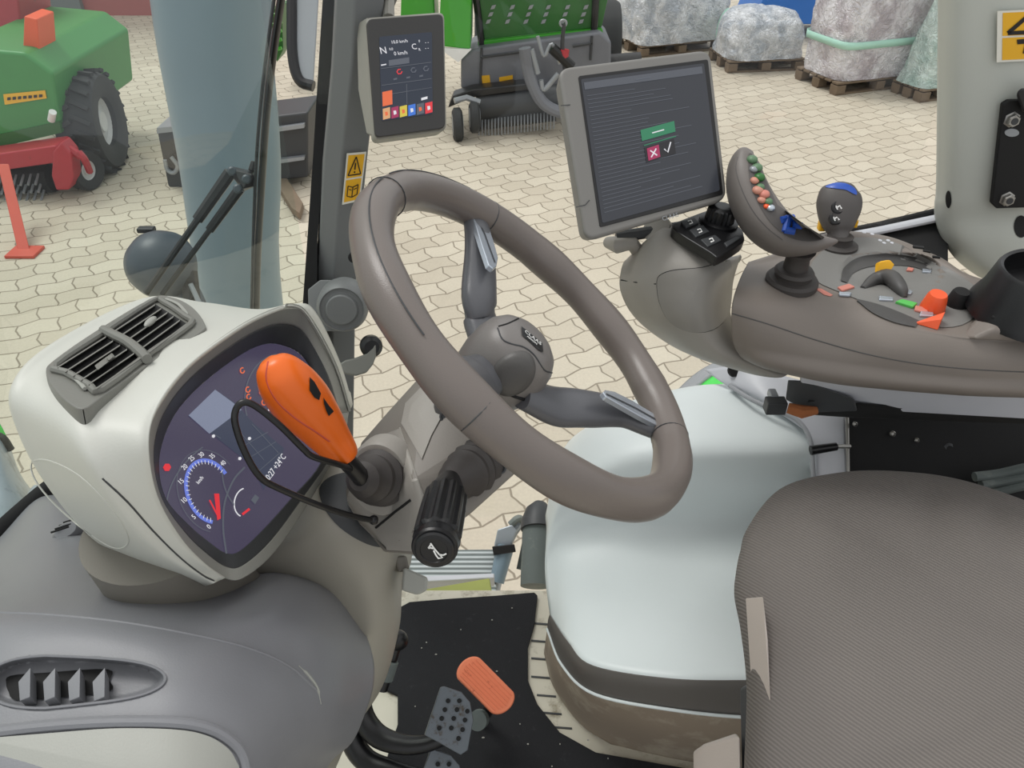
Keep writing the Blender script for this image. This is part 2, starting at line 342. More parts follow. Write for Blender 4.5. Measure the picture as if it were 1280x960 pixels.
# ---- barn at the far edge of the yard
o = B(((lambda y: ([V((-24, y, 0)), V((-4.2, y, 0)), V((-4.2, y + .3, 0)), V((-24, y + .3, 0)), V((-24, y, 5)), V((-4.2, y, 5)), V((-4.2, y + .3, 5)), V((-24, y + .3, 5))], [(0, 1, 2, 3), (4, 5, 6, 7), (0, 1, 5, 4), (1, 2, 6, 5), (2, 3, 7, 6), (3, 0, 4, 7)]))(13.8), 'bred')).build('barn')
tag(o, 'red clad barn wall with grey door at the top left', 'barn')
def child(b, name, parent, **k): return b.build(name, parent, **k)
dr = B((box(V((-7.9, 13.75, 1.6)), (2.2, .1, 3.1)), 'bdoor'), (box(V((-7.9, 13.68, 1.6)), (.06, .05, 3.1)), 'greyl')).build('sliding_door', o)
# ---- wrapped pallets
def pallet_bm(w, dp):
    b = MB()
    for k in range(5): b.add(box(V((0, -dp / 2 + dp * (k + .5) / 5, .135)), (w, dp / 5.8, .022)), 'wood')
    return b
def place(b, loc, yaw):
    M = Matrix.Translation(loc) @ Matrix.Rotation(yaw, 4, 'Z'); b.v = [M @ p for p in b.v]; return b
def pallet(loc, yaw, w, dp, label):
    t = thing('wooden_pallet', label, 'pallet', loc, 'wooden pallets under the wrapped loads')
    for k in range(6): place(B((box(V((0, -dp / 2 + dp * (k + .5) / 6, .133)), (w, dp / 6 * .8, .022)), 'wood')), loc, yaw).build('deck_board', t, bevel=.003)
    for i in (-1, 0, 1):
        for j in (-1, 0, 1): place(B((box(V((i * (w / 2 - .06), j * (dp / 2 - .07), .066)), (.12, .13, .09)), 'wood')), loc, yaw).build('block', t, bevel=.004)
        place(B((box(V((0, i * (dp / 2 - .07), .011)), (w, .1, .02)), 'wood')), loc, yaw).build('bottom_board', t, bevel=.003)
def load(loc, yaw, w, dp, prof, mat, name, label, seed, n=84, rough=.05, cat__='wrapped load', lean=0):
    R = []
    K = 26
    for k in range(K + 1):
        t = k / K; z = .147 + (prof[-1][0] - .147) * t
        for a, b in zip(prof, prof[1:]):
            if a[0] <= z + 1e-6 <= b[0] + 2e-6: f = (z - a[0]) / (b[0] - a[0]); sx = a[1] + (b[1] - a[1]) * f
        r = []
        for i in range(n):
            an = 2 * math.pi * i / n; cx, sy = math.cos(an), math.sin(an)
            m = (abs(cx) ** 6 + abs(sy) ** 6) ** (-1 / 6)
            x = cx * m * w / 2 * sx; y = sy * m * dp / 2 * sx
            nn = noise.noise(V((x * 3.1 + seed, y * 3.1, z * 2.2))) + .6 * abs(noise.noise(V((x * 9 + seed, y * 9, z * 7)))) 
            s = 1 + rough * nn * 2
            r.append(V((x * s + lean * z, y * s, z + .03 * nn * t)))
        R.append(r)
    R.append([V((p.x * .6 + R[-1][0].x * 0, p.y * .6, p.z + .03)) for p in R[-1]])
    b = place(B((rings(R), mat)), loc, yaw)
    ob = b.build(name, ang=40); tag(ob, label, cat__, 'film wrapped loads on pallets'); return ob
YW = math.radians(20)
L3 = V((4.20, 10.04, 0))
pallet(L3, YW, 1.25, .8, 'wooden pallet under the tall square film wrapped load')
ld = load(L3, YW, 1.25, .8, [(.147, .97), (.9, 1), (1.35, .97)], 'filmp', 'wrapped_load', 'tall square load in film with pale green band', 3, rough=.025)
bd = []
for k in range(65):
    an = 2 * math.pi * k / 64; m = (abs(math.cos(an)) ** 8 + abs(math.sin(an)) ** 8) ** (-1 / 8); bd.append((math.cos(an) * m * .637, math.sin(an) * m * .412))
bvs = [V((x, y, z)) for z in (.50, .58) for x, y in bd[:64]]
place(B(((bvs, gridfaces(2, 64, cc=True)), 'tape')), L3, YW).build('green_band', ld, sol=.006)
L2 = V((3.15, 10.85, 0))
pallet(L2, math.radians(8), 1.0, .75, 'wooden pallet under the low silver film wrapped load')
load(L2, math.radians(8), 1.02, .75, [(.147, 1), (.38, 1.0), (.55, .88), (.66, .62)], 'film', 'wrapped_load', 'low silver wrapped bundle left of the tall square load', 9, rough=.07)
L4 = V((4.86, 9.535, 0))
pallet(L4, YW, .7, .5, 'wooden pallet nearest the pale cab pillar')
l4 = load(L4, YW, .7, .5, [(.147, 1.0), (.3, .9), (.8, .72), (1.3, .5)], 'filmg', 'wrapped_load', 'pointed green tinted wrapped load beside the pale pillar', 14, rough=.06)
L1 = V((2.15, 11.8, 0))
pallet(L1, YW, 1.25, .9, 'wooden pallet behind the right edge of the big monitor')
l1 = load(L1, YW, 1.25, .9, [(.147, 1.04), (.5, 1.05), (1.0, .95), (1.5, .75)], 'film', 'wrapped_load', 'silver wrapped load standing farthest left of the row', 21, rough=.06)
o = B((ellip(V((2.82, 11.25, .30)), (.13, .12, .3)), 'tape')).build('film_bundle'); tag(o, 'green film bundle standing between two silver wrapped loads', 'film bundle')
t = thing('blue_implement', 'bright blue machine partly hidden behind the wrapped loads', 'machine', V((4.2, 12.6, 0)))
B((hull([V((3.45, 12.2, .2)), V((5, 12.2, .2)), V((3.4, 13.2, .2)), V((5, 13.2, .2)), V((3.7, 12.3, 1.5)), V((5, 12.3, 1.6)), V((3.7, 13, 1.5)), V((5, 13, 1.6))]), 'bluem')).build('hopper', t, bevel=.02)
B((tube([V((3.6, 12.1, 1.5)), V((4.1, 12.1, .6)), V((4.6, 12.1, 1.5))], .03), 'bluem')).build('frame_tube', t)
for x in (3.7, 4.9): B((tube([V((x, 12.6, 0)), V((x, 12.6, .25))], .05), 'bluem')).build('leg', t)
# ---- forage wagon in the middle
t = thing('forage_wagon', 'green forage wagon with slotted tailgate and dark pick-up roller', 'farm machine', qZ(650, 150, 0))
TG = MB(); YB = 8.35
TG.add(prY([(597, 50), (588, -70), (775, -70), (752, 34)], YB + .25, .06), 'gd'); tg = TG.build('tailgate', t, bevel=.008)
for r_, (y0, xs) in enumerate(((28, (604, 628, 651, 673, 697, 720)), (-2, (608, 632, 655, 678, 700, 722)))):
    sl = MB()
    for i, x in enumerate(xs):
        for k in range(3): xx = x - 6 + k * 3 - r_ * 0; yy = y0 - k * 9 + 2; sl.add(prY([(xx + 9, yy), (xx + 14, yy - 1), (xx + 16, yy - 6), (xx + 11, yy - 5)], YB + .235, .012), 'greyl')
    sl.build('slot_row', tg)
for a, b_ in (((603, 62), (588, -60)), ((742, 48), (748, -60))): B((tube([qY(a[0], a[1], YB + .2), qY(b_[0], b_[1], YB + .2)], .035, 8), 'black')).build('tailgate_post', t)
B((prY([(597, 52), (753, 36), (754, 42), (598, 59)], YB + .18, .08), 'gp')).build('lower_rail', t, bevel=.006)
B((prY([(548, 58), (553, -60), (590, -60), (588, 62)], YB - .1, .5), 'gp')).build('side_panel', t, bevel=.02)
B((prY([(500, 40), (503, -60), (540, -60), (545, 54), (520, 60)], YB + .1, .5), 'gp')).build('side_cover', t, bevel=.02)
B((prY([(548, 60), (589, 62), (573, 78)], YB - .12, .04), 'white')).build('white_corner_plate', t)
b = B((prY([(576, 112), (576, 75), (590, 62), (602, 60), (750, 40), (764, 52), (764, 122), (700, 124), (640, 108)], YB + .05, .6), 'grey'))
hb = b.build('pickup_hood', t, bevel=.03)
sm = MB()
for pts in ([(602, 60), (600, 112)], [(600, 72), (658, 64)], [(740, 45), (738, 75)], [(716, 58), (741, 54)]): sm.add(tube([qY(x, y, YB + .035) for x, y in pts], .012, 6), 'dark')
sm.build('panel_seam', hb)
B((prY([(602, 95), (612, 94), (613, 104), (603, 106)], YB + .04, .012), 'sticker')).build('yellow_sticker', hb); B((prY([(624, 97), (641, 94), (641, 99), (624, 102)], YB + .04, .012), 'sticker')).build('yellow_sticker', hb)
B((prY([(560, 135), (566, 120), (590, 112), (668, 104), (668, 112), (592, 122)], YB - .2, .2), 'black')).build('rubber_flap', t, bevel=.015)
ax0 = qY(597, 134, YB - .12); ax1 = qY(698, 122, YB - .12); u = (ax1 - ax0).normalized()
B((tube([ax0, ax1], .13, 24), 'dark')).build('guard_roller', t)
dx0 = qY(597, 152, YB - .1); dx1 = qY(694, 140, YB - .1)
dm = B((tube([dx0, dx1], .09, 18), 'black')).build('tine_drum', t)
for k in range(24):
    p = dx0 + (dx1 - dx0) * ((k + .5) / 24)
    B((tube([p + V((0, -.08, .05)), p + V((.0, -.15, -.03)), p + V((0, -.14, -.12))], .0075, 5), 'greyl')).build('tine', t)
for cx, cy, r in ((572, 156, .165), (593, 147, .15)):
    c = qY(cx, cy, YB - .35); B((lathe(c, V((1, .12, 0)), [(.001, -.035), (r * .55, -.04), (r * .8, -.05), (r, -.03), (r, .03), (r * .8, .05), (r * .5, .03), (.001, .03)], 28), 'tyre'), (lathe(c, V((1, .12, 0)), [(.001, -.055), (r * .62, -.05), (r * .62, .055), (.001, .055)], 20), 'greyl')).build('gauge_wheel', t)
B((tube([qY(568, 126, YB - .35), qY(583, 122, YB - .3), qY(600, 128, YB - .3)], .03, 8), 'greyl')).build('wheel_bracket', t)
for pts, r, m, nm in (([(656, 60), (662, 95), (678, 128), (706, 142), (730, 142)], .06, 'grey', 'lift_arm'), ([(705, 30), (703, 60), (708, 100)], .02, 'dark', 'hydraulic_cylinder'), ([(698, 92), (680, 112), (676, 100)], .025, 'greyl', 'linkage'), ([(672, 45), (680, 70), (690, 55), (700, 80)], .018, 'greyl', 'hose'), ([(664, 62), (672, 92)], .03, 'greyl', 'link_rod'), ([(690, 60), (715, 84)], .05, 'black', 'gearbox'), ([(706, 62), (704, 76)], .045, 'red', 'red_coupler'), ([(700, 74), (708, 78)], .03, 'yellow', 'brass_coupler')):
    B((tube([qY(x, y, YB - .3) for x, y in pts], r, 10, 5), m)).build(nm, t)
B((tube([qY(704 + 4 * math.cos(a), 29 + 4 * math.sin(a), YB - .3) for a in [k * .524 for k in range(12)]], .012, 6, closed=True), 'greyl')).build('ring', t)
B((tube([V((p.x, p.y, p.z)) for p in (qY(652, 100, YB + .3), qY(800, 90, YB + .3))], .2, 12), 'black'), ).build('axle_beam', t)
for x in (620, 745): 
    p = qY(x, 90, YB + 1.3); B((lathe(V((p.x, p.y, .5)), V((1, 0, 0)), [(.001, -.2), (.3, -.2), (.46, -.22), (.5, -.15), (.5, .15), (.46, .22), (.3, .2), (.001, .2)], 32), 'tyre')).build('wheel', t)
# ---- baler on the left
t = thing('round_baler', 'green and red baler behind the windscreen at the left edge', 'farm machine', V((-4.3, 7.0, 0)))
Yb = 6.75
bd_ = B((prY([(-60, 58), (30, 66), (66, 92), (77, 166), (0, 184), (-60, 192)], Yb, 1.6), 'gb')).build('body', t, bevel=.03)
B((prY([(-60, 176), (0, 168), (74, 152), (77, 166), (0, 184), (-60, 192)], Yb - .02, .05), 'gd')).build('lower_edge', bd_)
B((prY([(4, 118), (56, 113), (58, 123), (6, 131)], Yb - .012, .008), 'yellow')).build('yellow_label', bd_)
lt = MB()
for k in range(7): lt.add(prY([(9 + k * 6.6, 122 - k * .6), (13 + k * 6.6, 121.6 - k * .6), (13 + k * 6.6, 125 - k * .6), (9 + k * 6.6, 125.5 - k * .6)], Yb - .018, .004), 'ink')
lt.build('print', bd_)
B((prY([(28, 78), (30, 20), (46, 24), (50, 72)], Yb + .2, .3), 'knobo')).build('orange_cover', t, bevel=.01)
B((prY([(-60, 68), (-60, -40), (18, -40), (30, 60)], Yb + 1.0, .6), 'red')).build('rear_frame', t, bevel=.02)
B((tube([qY(64, 150, Yb - .05), qY(66, 140, Yb - .08)], .03), 'white')).build('lamp', t)
B((prY([(-60, 200), (0, 192), (68, 182), (76, 190), (70, 204), (0, 214), (-60, 222)], Yb - .3, .25), 'red')).build('cross_beam', t, bevel=.015)
B((prY([(66, 190), (76, 178), (88, 192), (92, 222), (86, 238), (70, 238), (64, 220)], Yb - .32, .16), 'red')).build('side_plate', t, bevel=.015)
a0, a1 = qY(-20, 226, Yb - .1), qY(66, 222, Yb - .1)
B((tube([a0, a1], .12, 18), 'matte')).build('tine_drum', t)
for r_ in range(3):
    for k in range(9):
        p = a0 + (a1 - a0) * ((k + .6) / 9.5); B((tube([p + V((0, -.09, .07 - r_ * .07)), p + V((.01, -.2, .02 - r_ * .07))], .011, 5), 'greyl')).build('tine', t)
def wheel(t, c, ax, r, w, rim=True, nm='wheel', rm='rimw', lugs=0):
    wh = B((lathe(c, ax, [(r * .5, -w * .42), (r * .62, -w * .5), (r * .93, -w * .5), (r, -w * .36), (r, w * .36), (r * .93, w * .5), (r * .62, w * .5), (r * .5, w * .42), (r * .5, -w * .42)], 40), 'tyre')).build(nm, t)
    B((lathe(c, ax, [(.001, w * .28), (r * .2, w * .32), (r * .25, w * .2), (r * .45, w * .2), (r * .6, w * .47), (r * .6, -w * .47), (r * .45, -w * .3), (.001, -w * .3)], 32), rm)).build('rim', wh)
    if lugs:
        a = perp(ax.normalized()); bb = ax.normalized().cross(a); lg = MB()
        for k in range(lugs):
            an = 2 * math.pi * k / lugs; d = a * math.cos(an) + bb * math.sin(an); tt = bb * math.cos(an) - a * math.sin(an)
            for s in (-1, 1): lg.add(box(c + d * (r + .008) + ax.normalized() * s * w * .24 + tt * (s * .04), (w * .5, .035, .03), ax.normalized() + tt * s * .5, tt - ax.normalized() * s * .5), 'tyre')
        lg.build('tread', wh)
    return wh
wheel(t, V((-3.78, 7.2, .43)), V((1, .1, 0)), .42, .34, lugs=22)
wheel(t, V((-3.72, 6.72, .17)), V((1, -.35, 0)), .17, .14, nm='gauge_wheel')
B((tube([qY(98, 190, 6.5), qY(106, 200, 6.5), qY(112, 214, 6.6)], .03, 8, 4), 'red'), (tube([qY(86, 185, 6.5), qY(102, 196, 6.5)], .035, 8), 'red')).build('wheel_arm', t)
o = B((hull([q(-3, 205, 6.25), q(11, 205, 6.25), q(-3, 205, 6.35), q(11, 205, 6.35), q(22, 312, 6.04), q(37, 312, 6.04), q(22, 312, 6.12), q(37, 312, 6.12)]), 'redo'), (box(qZ(31, 315, .012), (.22, .18, .024)), 'redo')).build('stand_leg', t, bevel=.006)
B((hull([qY(88, 92, 7.6), qY(92, 80, 7.6), qY(97, 98, 7.6), qY(92, 96, 7.9)]), 'greyl')).build('marker', t)
# ---- dark attachment standing on the yard behind the shroud
t = thing('black_attachment', 'black boxy implement standing behind the blue grey exhaust shroud', 'implement', qZ(290, 235, 0))
bx_ = B((prY([(196, 164), (214, 161), (385, 140), (385, 222), (232, 238), (210, 234)], 6.75, .5), 'dark')).build('box_frame', t, bevel=.02)
B((tube([qY(x, y, 6.7) for x, y in ((206, 200), (209, 212), (217, 216), (222, 208), (214, 196))], .018, 8, 4), 'greyl')).build('hook', t)
B((prY([(345, 160), (380, 155), (380, 160), (345, 165)], 6.7, .06), 'greyl'), (prY([(345, 200), (380, 196), (380, 200), (345, 205)], 6.7, .06), 'greyl')).build('crossbar', t)
B((prY([(196, 160), (240, 156), (240, 162), (196, 167)], 6.7, .4), 'greyl')).build('top_plate', t)
b = prism([qZ(338, 222, .02), qZ(352, 218, .02), qZ(380, 262, .02), qZ(376, 275, .02), qZ(366, 268, .02)], V((0, 0, .06)))
o = B((b, 'wood')).build('wooden_board', bevel=.005); tag(o, 'brown board on paving seen left of the black pillar seal', 'board')
# ---- exhaust shroud, lamp, mirror, wiper, bonnet: parts of this tractor outside the glass
b0 = qY(312, 470, 2.2); b1 = qY(262, -40, 2.2); b0.z = 0.0
o = B((tube([b0, qY(307, 400, 2.2), qY(288, 200, 2.2), qY(270, 60, 2.2), b1], [.118, .121, .138, .143, .147], 40, 5), 'stack')).build('exhaust_shroud')
tag(o, 'blue grey tapered exhaust shroud rising outside the windscreen', 'exhaust')
t = thing('work_lamp', 'round dark work lamp outside the windscreen left of exhaust', 'lamp', q(225, 420, 1.95))
c = q(202, 331, 1.9); ax = V((-.25, -.75, .35))
B((lathe(c, ax, [(.001, .082), (.03, .078), (.058, .058), (.076, .028), (.081, .0), (.078, -.03), (.066, -.045), (.001, -.05)], 36), 'lamp')).build('lamp_housing', t)
B((box(q(183, 287, 1.9), (.04, .02, .012)), 'black')).build('top_clip', t, bevel=.003)
B((tube([q(215, 350, 1.95), q(232, 372, 1.95), q(245, 400, 1.95)], .04, 12), 'lamp'), (tube([q(236, 340, 1.9), q(240, 375, 1.9)], .02, 8), 'black'), (tube([q(238, 355, 1.88), q(252, 385, 1.88)], .006, 8), 'greyl')).build('lamp_bracket', t)
t = thing('windscreen_wiper', 'black twin arm wiper with long upright blade on windscreen', 'wiper', q(195, 372, 1.42))
for a, b_, r in (((288, 216), (183, 366), .0075), ((300, 236), (203, 368), .006)):
    pa, pb = q(*a, 1.37), q(*b_, 1.43); m = pa + (pb - pa) * .38
    ar = B((tube([pa, m], [r * 1.5, r * 1.3], 8), 'black'), (tube([m, pb], r * .8, 8), 'black')).build('wiper_arm', t)
B((hull([q(284, 212, 1.37), q(292, 208, 1.37), q(318, 214, 1.37), q(322, 232, 1.37), q(304, 240, 1.37), q(298, 224, 1.37), q(292, 212, 1.345), q(316, 218, 1.345), q(304, 236, 1.345)]), 'black'), (tube([q(314, 214, 1.36), q(318, 202, 1.36)], .006, 8), 'black')).build('pivot_plate', t, bevel=.002)
for p in ((308, 224), (290, 214), (297, 236)): B((lathe(q(*p, 1.35), -ray(*p), [(.008, 0), (.008, .006), (.005, .009), (.001, .009)], 12), 'lamp')).build('pivot_bolt', t)
B((tube([q(357, -40, 1.22), q(336, 110, 1.27), q(327, 230, 1.35), q(322, 320, 1.41), q(320, 400, 1.47)], (.0055, .012), 10, 5), 'black'), (tube([q(348, -40, 1.23), q(328, 110, 1.28), q(319, 230, 1.36), q(314, 400, 1.47)], .003, 8, 5), 'dark')).build('wiper_blade', t)
t = thing('side_mirror', 'dark rounded mirror housing hanging left of the pillar seal', 'mirror', q(380, 105, 1.75))
B((tube([q(366, -60, 1.8), q(365, 20, 1.8), q(366, 70, 1.8), q(374, 100, 1.8), q(392, 108, 1.8)], .012, 10, 5), 'black')).build('mirror_rim', t)
B((hull([q(x, y, d) for d in (1.8, 1.86) for x, y in ((368, -60), (368, 70), (376, 98), (392, 104), (402, -60))]), 'greyl')).build('mirror_glass', t, bevel=.004)
t = thing('front_frame', 'dark frame bars seen beside the exhaust shroud near top', 'frame', q(318, 110, 2.6))
for pts, r, m in (([(300, -30), (312, 40), (322, 100)], .012, 'black'), ([(310, -30), (322, 60), (330, 110)], .008, 'greyl'), ([(330, -30), (336, 60)], .01, 'dark'), ([(240, 8), (300, 4)], .006, 'greyl')): B((tube([q(x, y, 2.6) for x, y in pts], r, 8), m)).build('frame_bar', t)
B((box(q(313, 88, 2.55), (.035, .01, .05)), 'tape')).build('pale_tag', t)
t = thing('green_implement', 'small piece of green machinery between wiper and side mirror', 'farm machine', qZ(345, 60, 0))
B((prY([(338, 12), (352, 8), (354, 62), (346, 78), (340, 50)], 9.8, .4), 'gd')).build('panel', t, bevel=.01)
for k in range(5): B((tube([qY(338 + 3 * (k % 2), 20 + k * 11, 9.75), qY(352, 16 + k * 11, 9.75)], .02, 6), 'gp')).build('green_tube', t)
t = thing('tractor_bonnet', 'blue grey dusty bonnet edge with lime stripe at left', 'bonnet', q(0, 690, 1.75))
B((net([[(-60, 500, 2.0), (-10, 520, 1.95), (8, 545, 1.95), (30, 600, 2.0), (80, 650, 2.1)], [(-60, 540, 1.8), (-10, 555, 1.78), (12, 580, 1.8), (40, 620, 1.85), (85, 665, 1.95)], [(-60, 620, 1.7), (-10, 630, 1.68), (20, 640, 1.7), (50, 660, 1.75), (90, 690, 1.85)], [(-60, 740, 1.68), (-10, 740, 1.68), (30, 735, 1.7), (60, 735, 1.75), (100, 740, 1.85)]]), 'hood')).build('panel', t, sol=.006)
B((tube([q(-40, 512, 1.9), q(-20, 524, 1.88), q(-8, 540, 1.88), q(0, 556, 1.9)], (.012, .02), 10, 5), 'lime')).build('lime_stripe', t)
B((tube([q(-30, 545, 1.86), q(0, 545, 1.84), q(14, 562, 1.86)], .008, 8, 5), 'black')).build('rubber_seal', t)
B((tube([q(10, 660, 1.66), q(30, 632, 1.68), q(45, 610, 1.74)], .008, 8, 4), 'metal')).build('bonnet_stay', t)
# ---- steps, strut and canister outside the right-hand glass
t = thing('entry_step', 'pale grooved step plate outside below the steering column', 'step', qZ(560, 700, 1.25))
B((prism([qZ(440, 687, 1.3), qZ(618, 686, 1.3), qZ(622, 760, 1.3), qZ(440, 760, 1.3)], V((0, 0, -.04))), 'step')).build('tread_plate', t, bevel=.004)
B((prism([qZ(520, 738, 1.40), qZ(612, 722, 1.40), qZ(616, 745, 1.40), qZ(520, 755, 1.40)], V((0, 0, -.03))), 'olive')).build('olive_edge', t, bevel=.003)
B((prism([qZ(470, 722, 1.38), qZ(618, 716, 1.38), qZ(618, 722, 1.38), qZ(470, 730, 1.38)], V((0, 0, -.03))), 'trimw')).build('step_edge', t, bevel=.003)
t = thing('gas_strut', 'silver and black gas strut standing outside behind black mat', 'strut', q(618, 738, 1.88))
B((tube([q(652, 650, 1.92), q(640, 665, 1.92), q(628, 690, 1.9), q(617, 742, 1.88)], [.012, .014, .014, .014], 14), 'metal')).build('rod', t)
B((hull([q(x, y, d) for d in (1.86, 1.9) for x, y in ((622, 662), (640, 656), (646, 664), (636, 690), (618, 690), (618, 680))]), 'metal')).build('bracket', t, bevel=.003)
B((tube([q(632, 682, 1.87), q(621, 728, 1.85)], [.021, .017], 14), 'stack')).build('sleeve', t)
B((hull([q(x, y, d) for d in (1.84, 1.9) for x, y in ((615, 683), (643, 680), (645, 690), (617, 694))]), 'black')).build('clamp', t, bevel=.002)
B((tube([q(638, 656, 1.9), q(648, 648, 1.9), q(656, 655, 1.92), q(658, 672, 1.92), q(650, 712, 1.9)], .009, 10, 4), 'dusty')).build('hose', t)
t = thing('canister', 'dusty dark canister outside beside the pale grey cover', 'canister', q(670, 732, 1.95))
B((tube([q(670, 733, 1.74), q(672, 655, 1.80)], .034, 20), 'dusty')).build('body', t)
B((tube([q(672, 662, 1.79), q(672, 652, 1.80), q(674, 638, 1.81), q(676, 630, 1.82)], [.038, .037, .030, .016], 20), 'dark')).build('cap', t)
# green rear fender outside right
t = thing('rear_fender', 'lime green tractor fender edge outside under the grey bracket', 'fender', q(880, 500, 1.75))
B((net([[(830, 505, 1.9), (865, 470, 1.95), (900, 450, 2.0), (960, 430, 2.05)], [(838, 515, 1.84), (872, 480, 1.88), (905, 460, 1.93), (965, 445, 1.98)]]), 'gfend')).build('grey_lip', t, sol=.01)
B((net([[(842, 512, 1.86), (872, 482, 1.89), (903, 462, 1.94), (965, 445, 1.99)], [(858, 530, 1.80), (885, 500, 1.80), (915, 478, 1.83), (965, 462, 1.88)]]), 'lime')).build('lime_panel', t, sol=.01)
# ================================================================== CAB SHELL
def Y3(L): return [(x, y, dY(x, y, Y)) for x, y, Y in L]
fl = B((prism([V((-.9, -.25, 1.4)), V((1.3, -.25, 1.4)), V((1.3, 1.075, 1.4)), V((-.9, 1.075, 1.4))], V((0, 0, .05))), 'cream')).build('floor', bevel=.004); struct(fl)
slots = MB()
for k, y in enumerate((778, 800, 822, 845, 868, 890, 908)):
    x = 668 + max(0, k - 3) * 7 + max(0, k - 5) * 6; slots.add(prism([qZ(x - 4, y, 1.4505), qZ(x + 20, y + 2, 1.4505), qZ(x + 20, y + 4, 1.4505), qZ(x - 4, y + 2, 1.4505)], V((0, 0, .0015))), 'dark')
slots.build('floor_grooves', fl)
# windscreen
plan = cat([(-.36, 1.25), (-.62, 1.22), (-.86, 1.10), (-.98, .86), (-1.02, .5), (-1.03, -.3)], 6)
gl = B((([V((x, y, z)) for z in (1.62, 2.3, 3.3) for x, y in plan], gridfaces(3, len(plan))), 'wglass')).build('window_1', origin=V((-.9, .6, 1.62))); struct(gl)
B((tube([V((x, y, 1.66)) for x, y in plan], (.035, .008), 8, ref=V((0, 0, 1))), 'matte')).build('lower_seal', gl)
gl = B((prism([V((-.33, 1.26, 1.47)), V((.66, 1.26, 1.47)), V((.66, 1.26, 3.3)), V((-.30, 1.26, 3.3))], V((0, .004, 0))), 'glass')).build('window_2'); struct(gl)
# window ledge under the right-hand glass
sl = B((tube([q(1025, 296, 1.37), q(1100, 281, 1.37), q(1180, 262, 1.37)], .006, 10), 'matte'), (tube([q(1030, 301, 1.36), q(1100, 288, 1.36), q(1185, 270, 1.36)], (.006, .009), 10), 'trimw'),
       (hull([q(1035, 304, 1.37), q(1100, 292, 1.37), q(1185, 273, 1.37), q(1185, 330, 1.33), q(1100, 330, 1.33), q(1040, 310, 1.36), q(1100, 292, 1.42), q(1185, 330, 1.42)]), 'matte')).build('trim_3'); struct(sl)
# A pillar
def sec(y, xs, ds): return [q(x, y, dY(x, y, 1.2) + dd) for x, dd in zip(xs, ds)]
DD = (.04, -.0, -.012, .012, .05)
rgs = [sec(-60, (421, 424, 446, 486, 480), DD), sec(80, (414, 416, 440, 473, 468), DD), sec(200, (403, 405, 427, 459, 455), DD), sec(335, (395, 397, 418, 446, 442), DD), sec(400, (396, 398, 416, 444, 440), DD), sec(470, (400, 402, 417, 443, 440), DD), sec(600, (408, 410, 420, 441, 438), DD)]
pa = B((rings(rgs), 'pilg')).build('trim_1', bevel=.003, ang=25); struct(pa)
hs = B((lathe(q(428, 384, 1.28), V((.1, -1, .25)), [(.001, -.06), (.036, -.055), (.041, -.03), (.041, .0), (.036, .012), (.034, .014), (.034, .010), (.026, .010), (.024, .018), (.001, .019)], 36), 'pilg'), (hull([q(x, y, d) for d in (1.3, 1.36) for x, y in ((385, 362), (400, 350), (428, 350), (428, 414), (400, 414), (386, 400))]), 'pilg')).build('round_hinge_cover', pa, bevel=.006)
B((lathe(q(442, 322, 1.26), V((0, -1, .3)), [(.001, .002), (.008, .002), (.009, 0), (.001, -.01)], 16), 'matte')).build('cover_plug', pa)
def sec2(y, x0, x1): return [q(x0, y, 1.27 + (y - 200) * .0004), q(x1, y, 1.27 + (y - 200) * .0004), q(x1, y, 1.33 + (y - 200) * .0004), q(x0, y, 1.33 + (y - 200) * .0004)]
sl = B((rings([sec2(-60, 407, 424), sec2(100, 397, 414), sec2(200, 391, 404), sec2(300, 384, 397), sec2(400, 377, 396), sec2(470, 384, 400), sec2(600, 395, 410)]), 'matte')).build('pillar_seal', pa)
# warning sticker on the A pillar
def sticker(pl, cs, label, kind):
    (x0, y0), (x1, y1), (x2, y2), (x3, y3) = cs
    def uv(u, v): return ((x0 * (1 - u) + x1 * u) * (1 - v) + (x3 * (1 - u) + x2 * u) * v, (y0 * (1 - u) + y1 * u) * (1 - v) + (y3 * (1 - u) + y2 * u) * v)
    o = B((poly(pl, cs, .0012, .0012), 'stickw')).build('warning_sticker'); tag(o, label, 'sticker')
    y = MB(); y.add(poly(pl, [uv(.08, .04), uv(.92, .04), uv(.92, .49), uv(.08, .49)], .0018), 'sticker'); y.add(poly(pl, [uv(.08, .53), uv(.92, .53), uv(.92, .96), uv(.08, .96)], .0018), 'sticker'); y.build('yellow_field', o)
    i = MB()
    T = [(.5, .08), (.84, .44), (.16, .44), (.5, .08)]; w = abs(x1 - x0) * .06
    for a, b in zip(T, T[1:]): i.add(strip(pl, [uv(*a), uv(*b)], w, .0026), 'ink')
    i.add(strip(pl, [uv(.5, .2), uv(.5, .34)], w * 1.2, .0026), 'ink'); i.add(strip(pl, [uv(.5, .37), uv(.5, .405)], w * 1.3, .0026), 'ink')
    if kind == 'book':
        for a, b in (((.22, .65), (.22, .85)), ((.78, .65), (.78, .85)), ((.5, .68), (.5, .88)), ((.22, .65), (.5, .69)), ((.5, .69), (.78, .65)), ((.22, .85), (.5, .89)), ((.5, .89), (.78, .85)), ((.28, .72), (.44, .74)), ((.56, .74), (.72, .72))): i.add(strip(pl, [uv(*a), uv(*b)], w * .8, .0026), 'ink')
    else:
        for a, b in (((.3, .62), (.62, .6)), ((.46, .62), (.42, .86)), ((.6, .62), (.5, .9)), ((.66, .66), (.9, .62)), ((.75, .66), (.66, .92))): i.add(strip(pl, [uv(*a), uv(*b)], w * 1.2, .0026), 'ink')
    i.build('pictogram', o); return o
pl = plane3(q(427, 200, dY(427, 200, 1.2) - .014), q(459, 200, dY(459, 200, 1.2) + .01), q(418, 335, dY(418, 335, 1.2) - .014)); pl.o = pl.o + pl.n * .003
sticker(pl, [(434, 192), (458, 190), (450, 251), (428, 256)], 'yellow warning sticker on the grey pillar beside steering wheel', 'book')
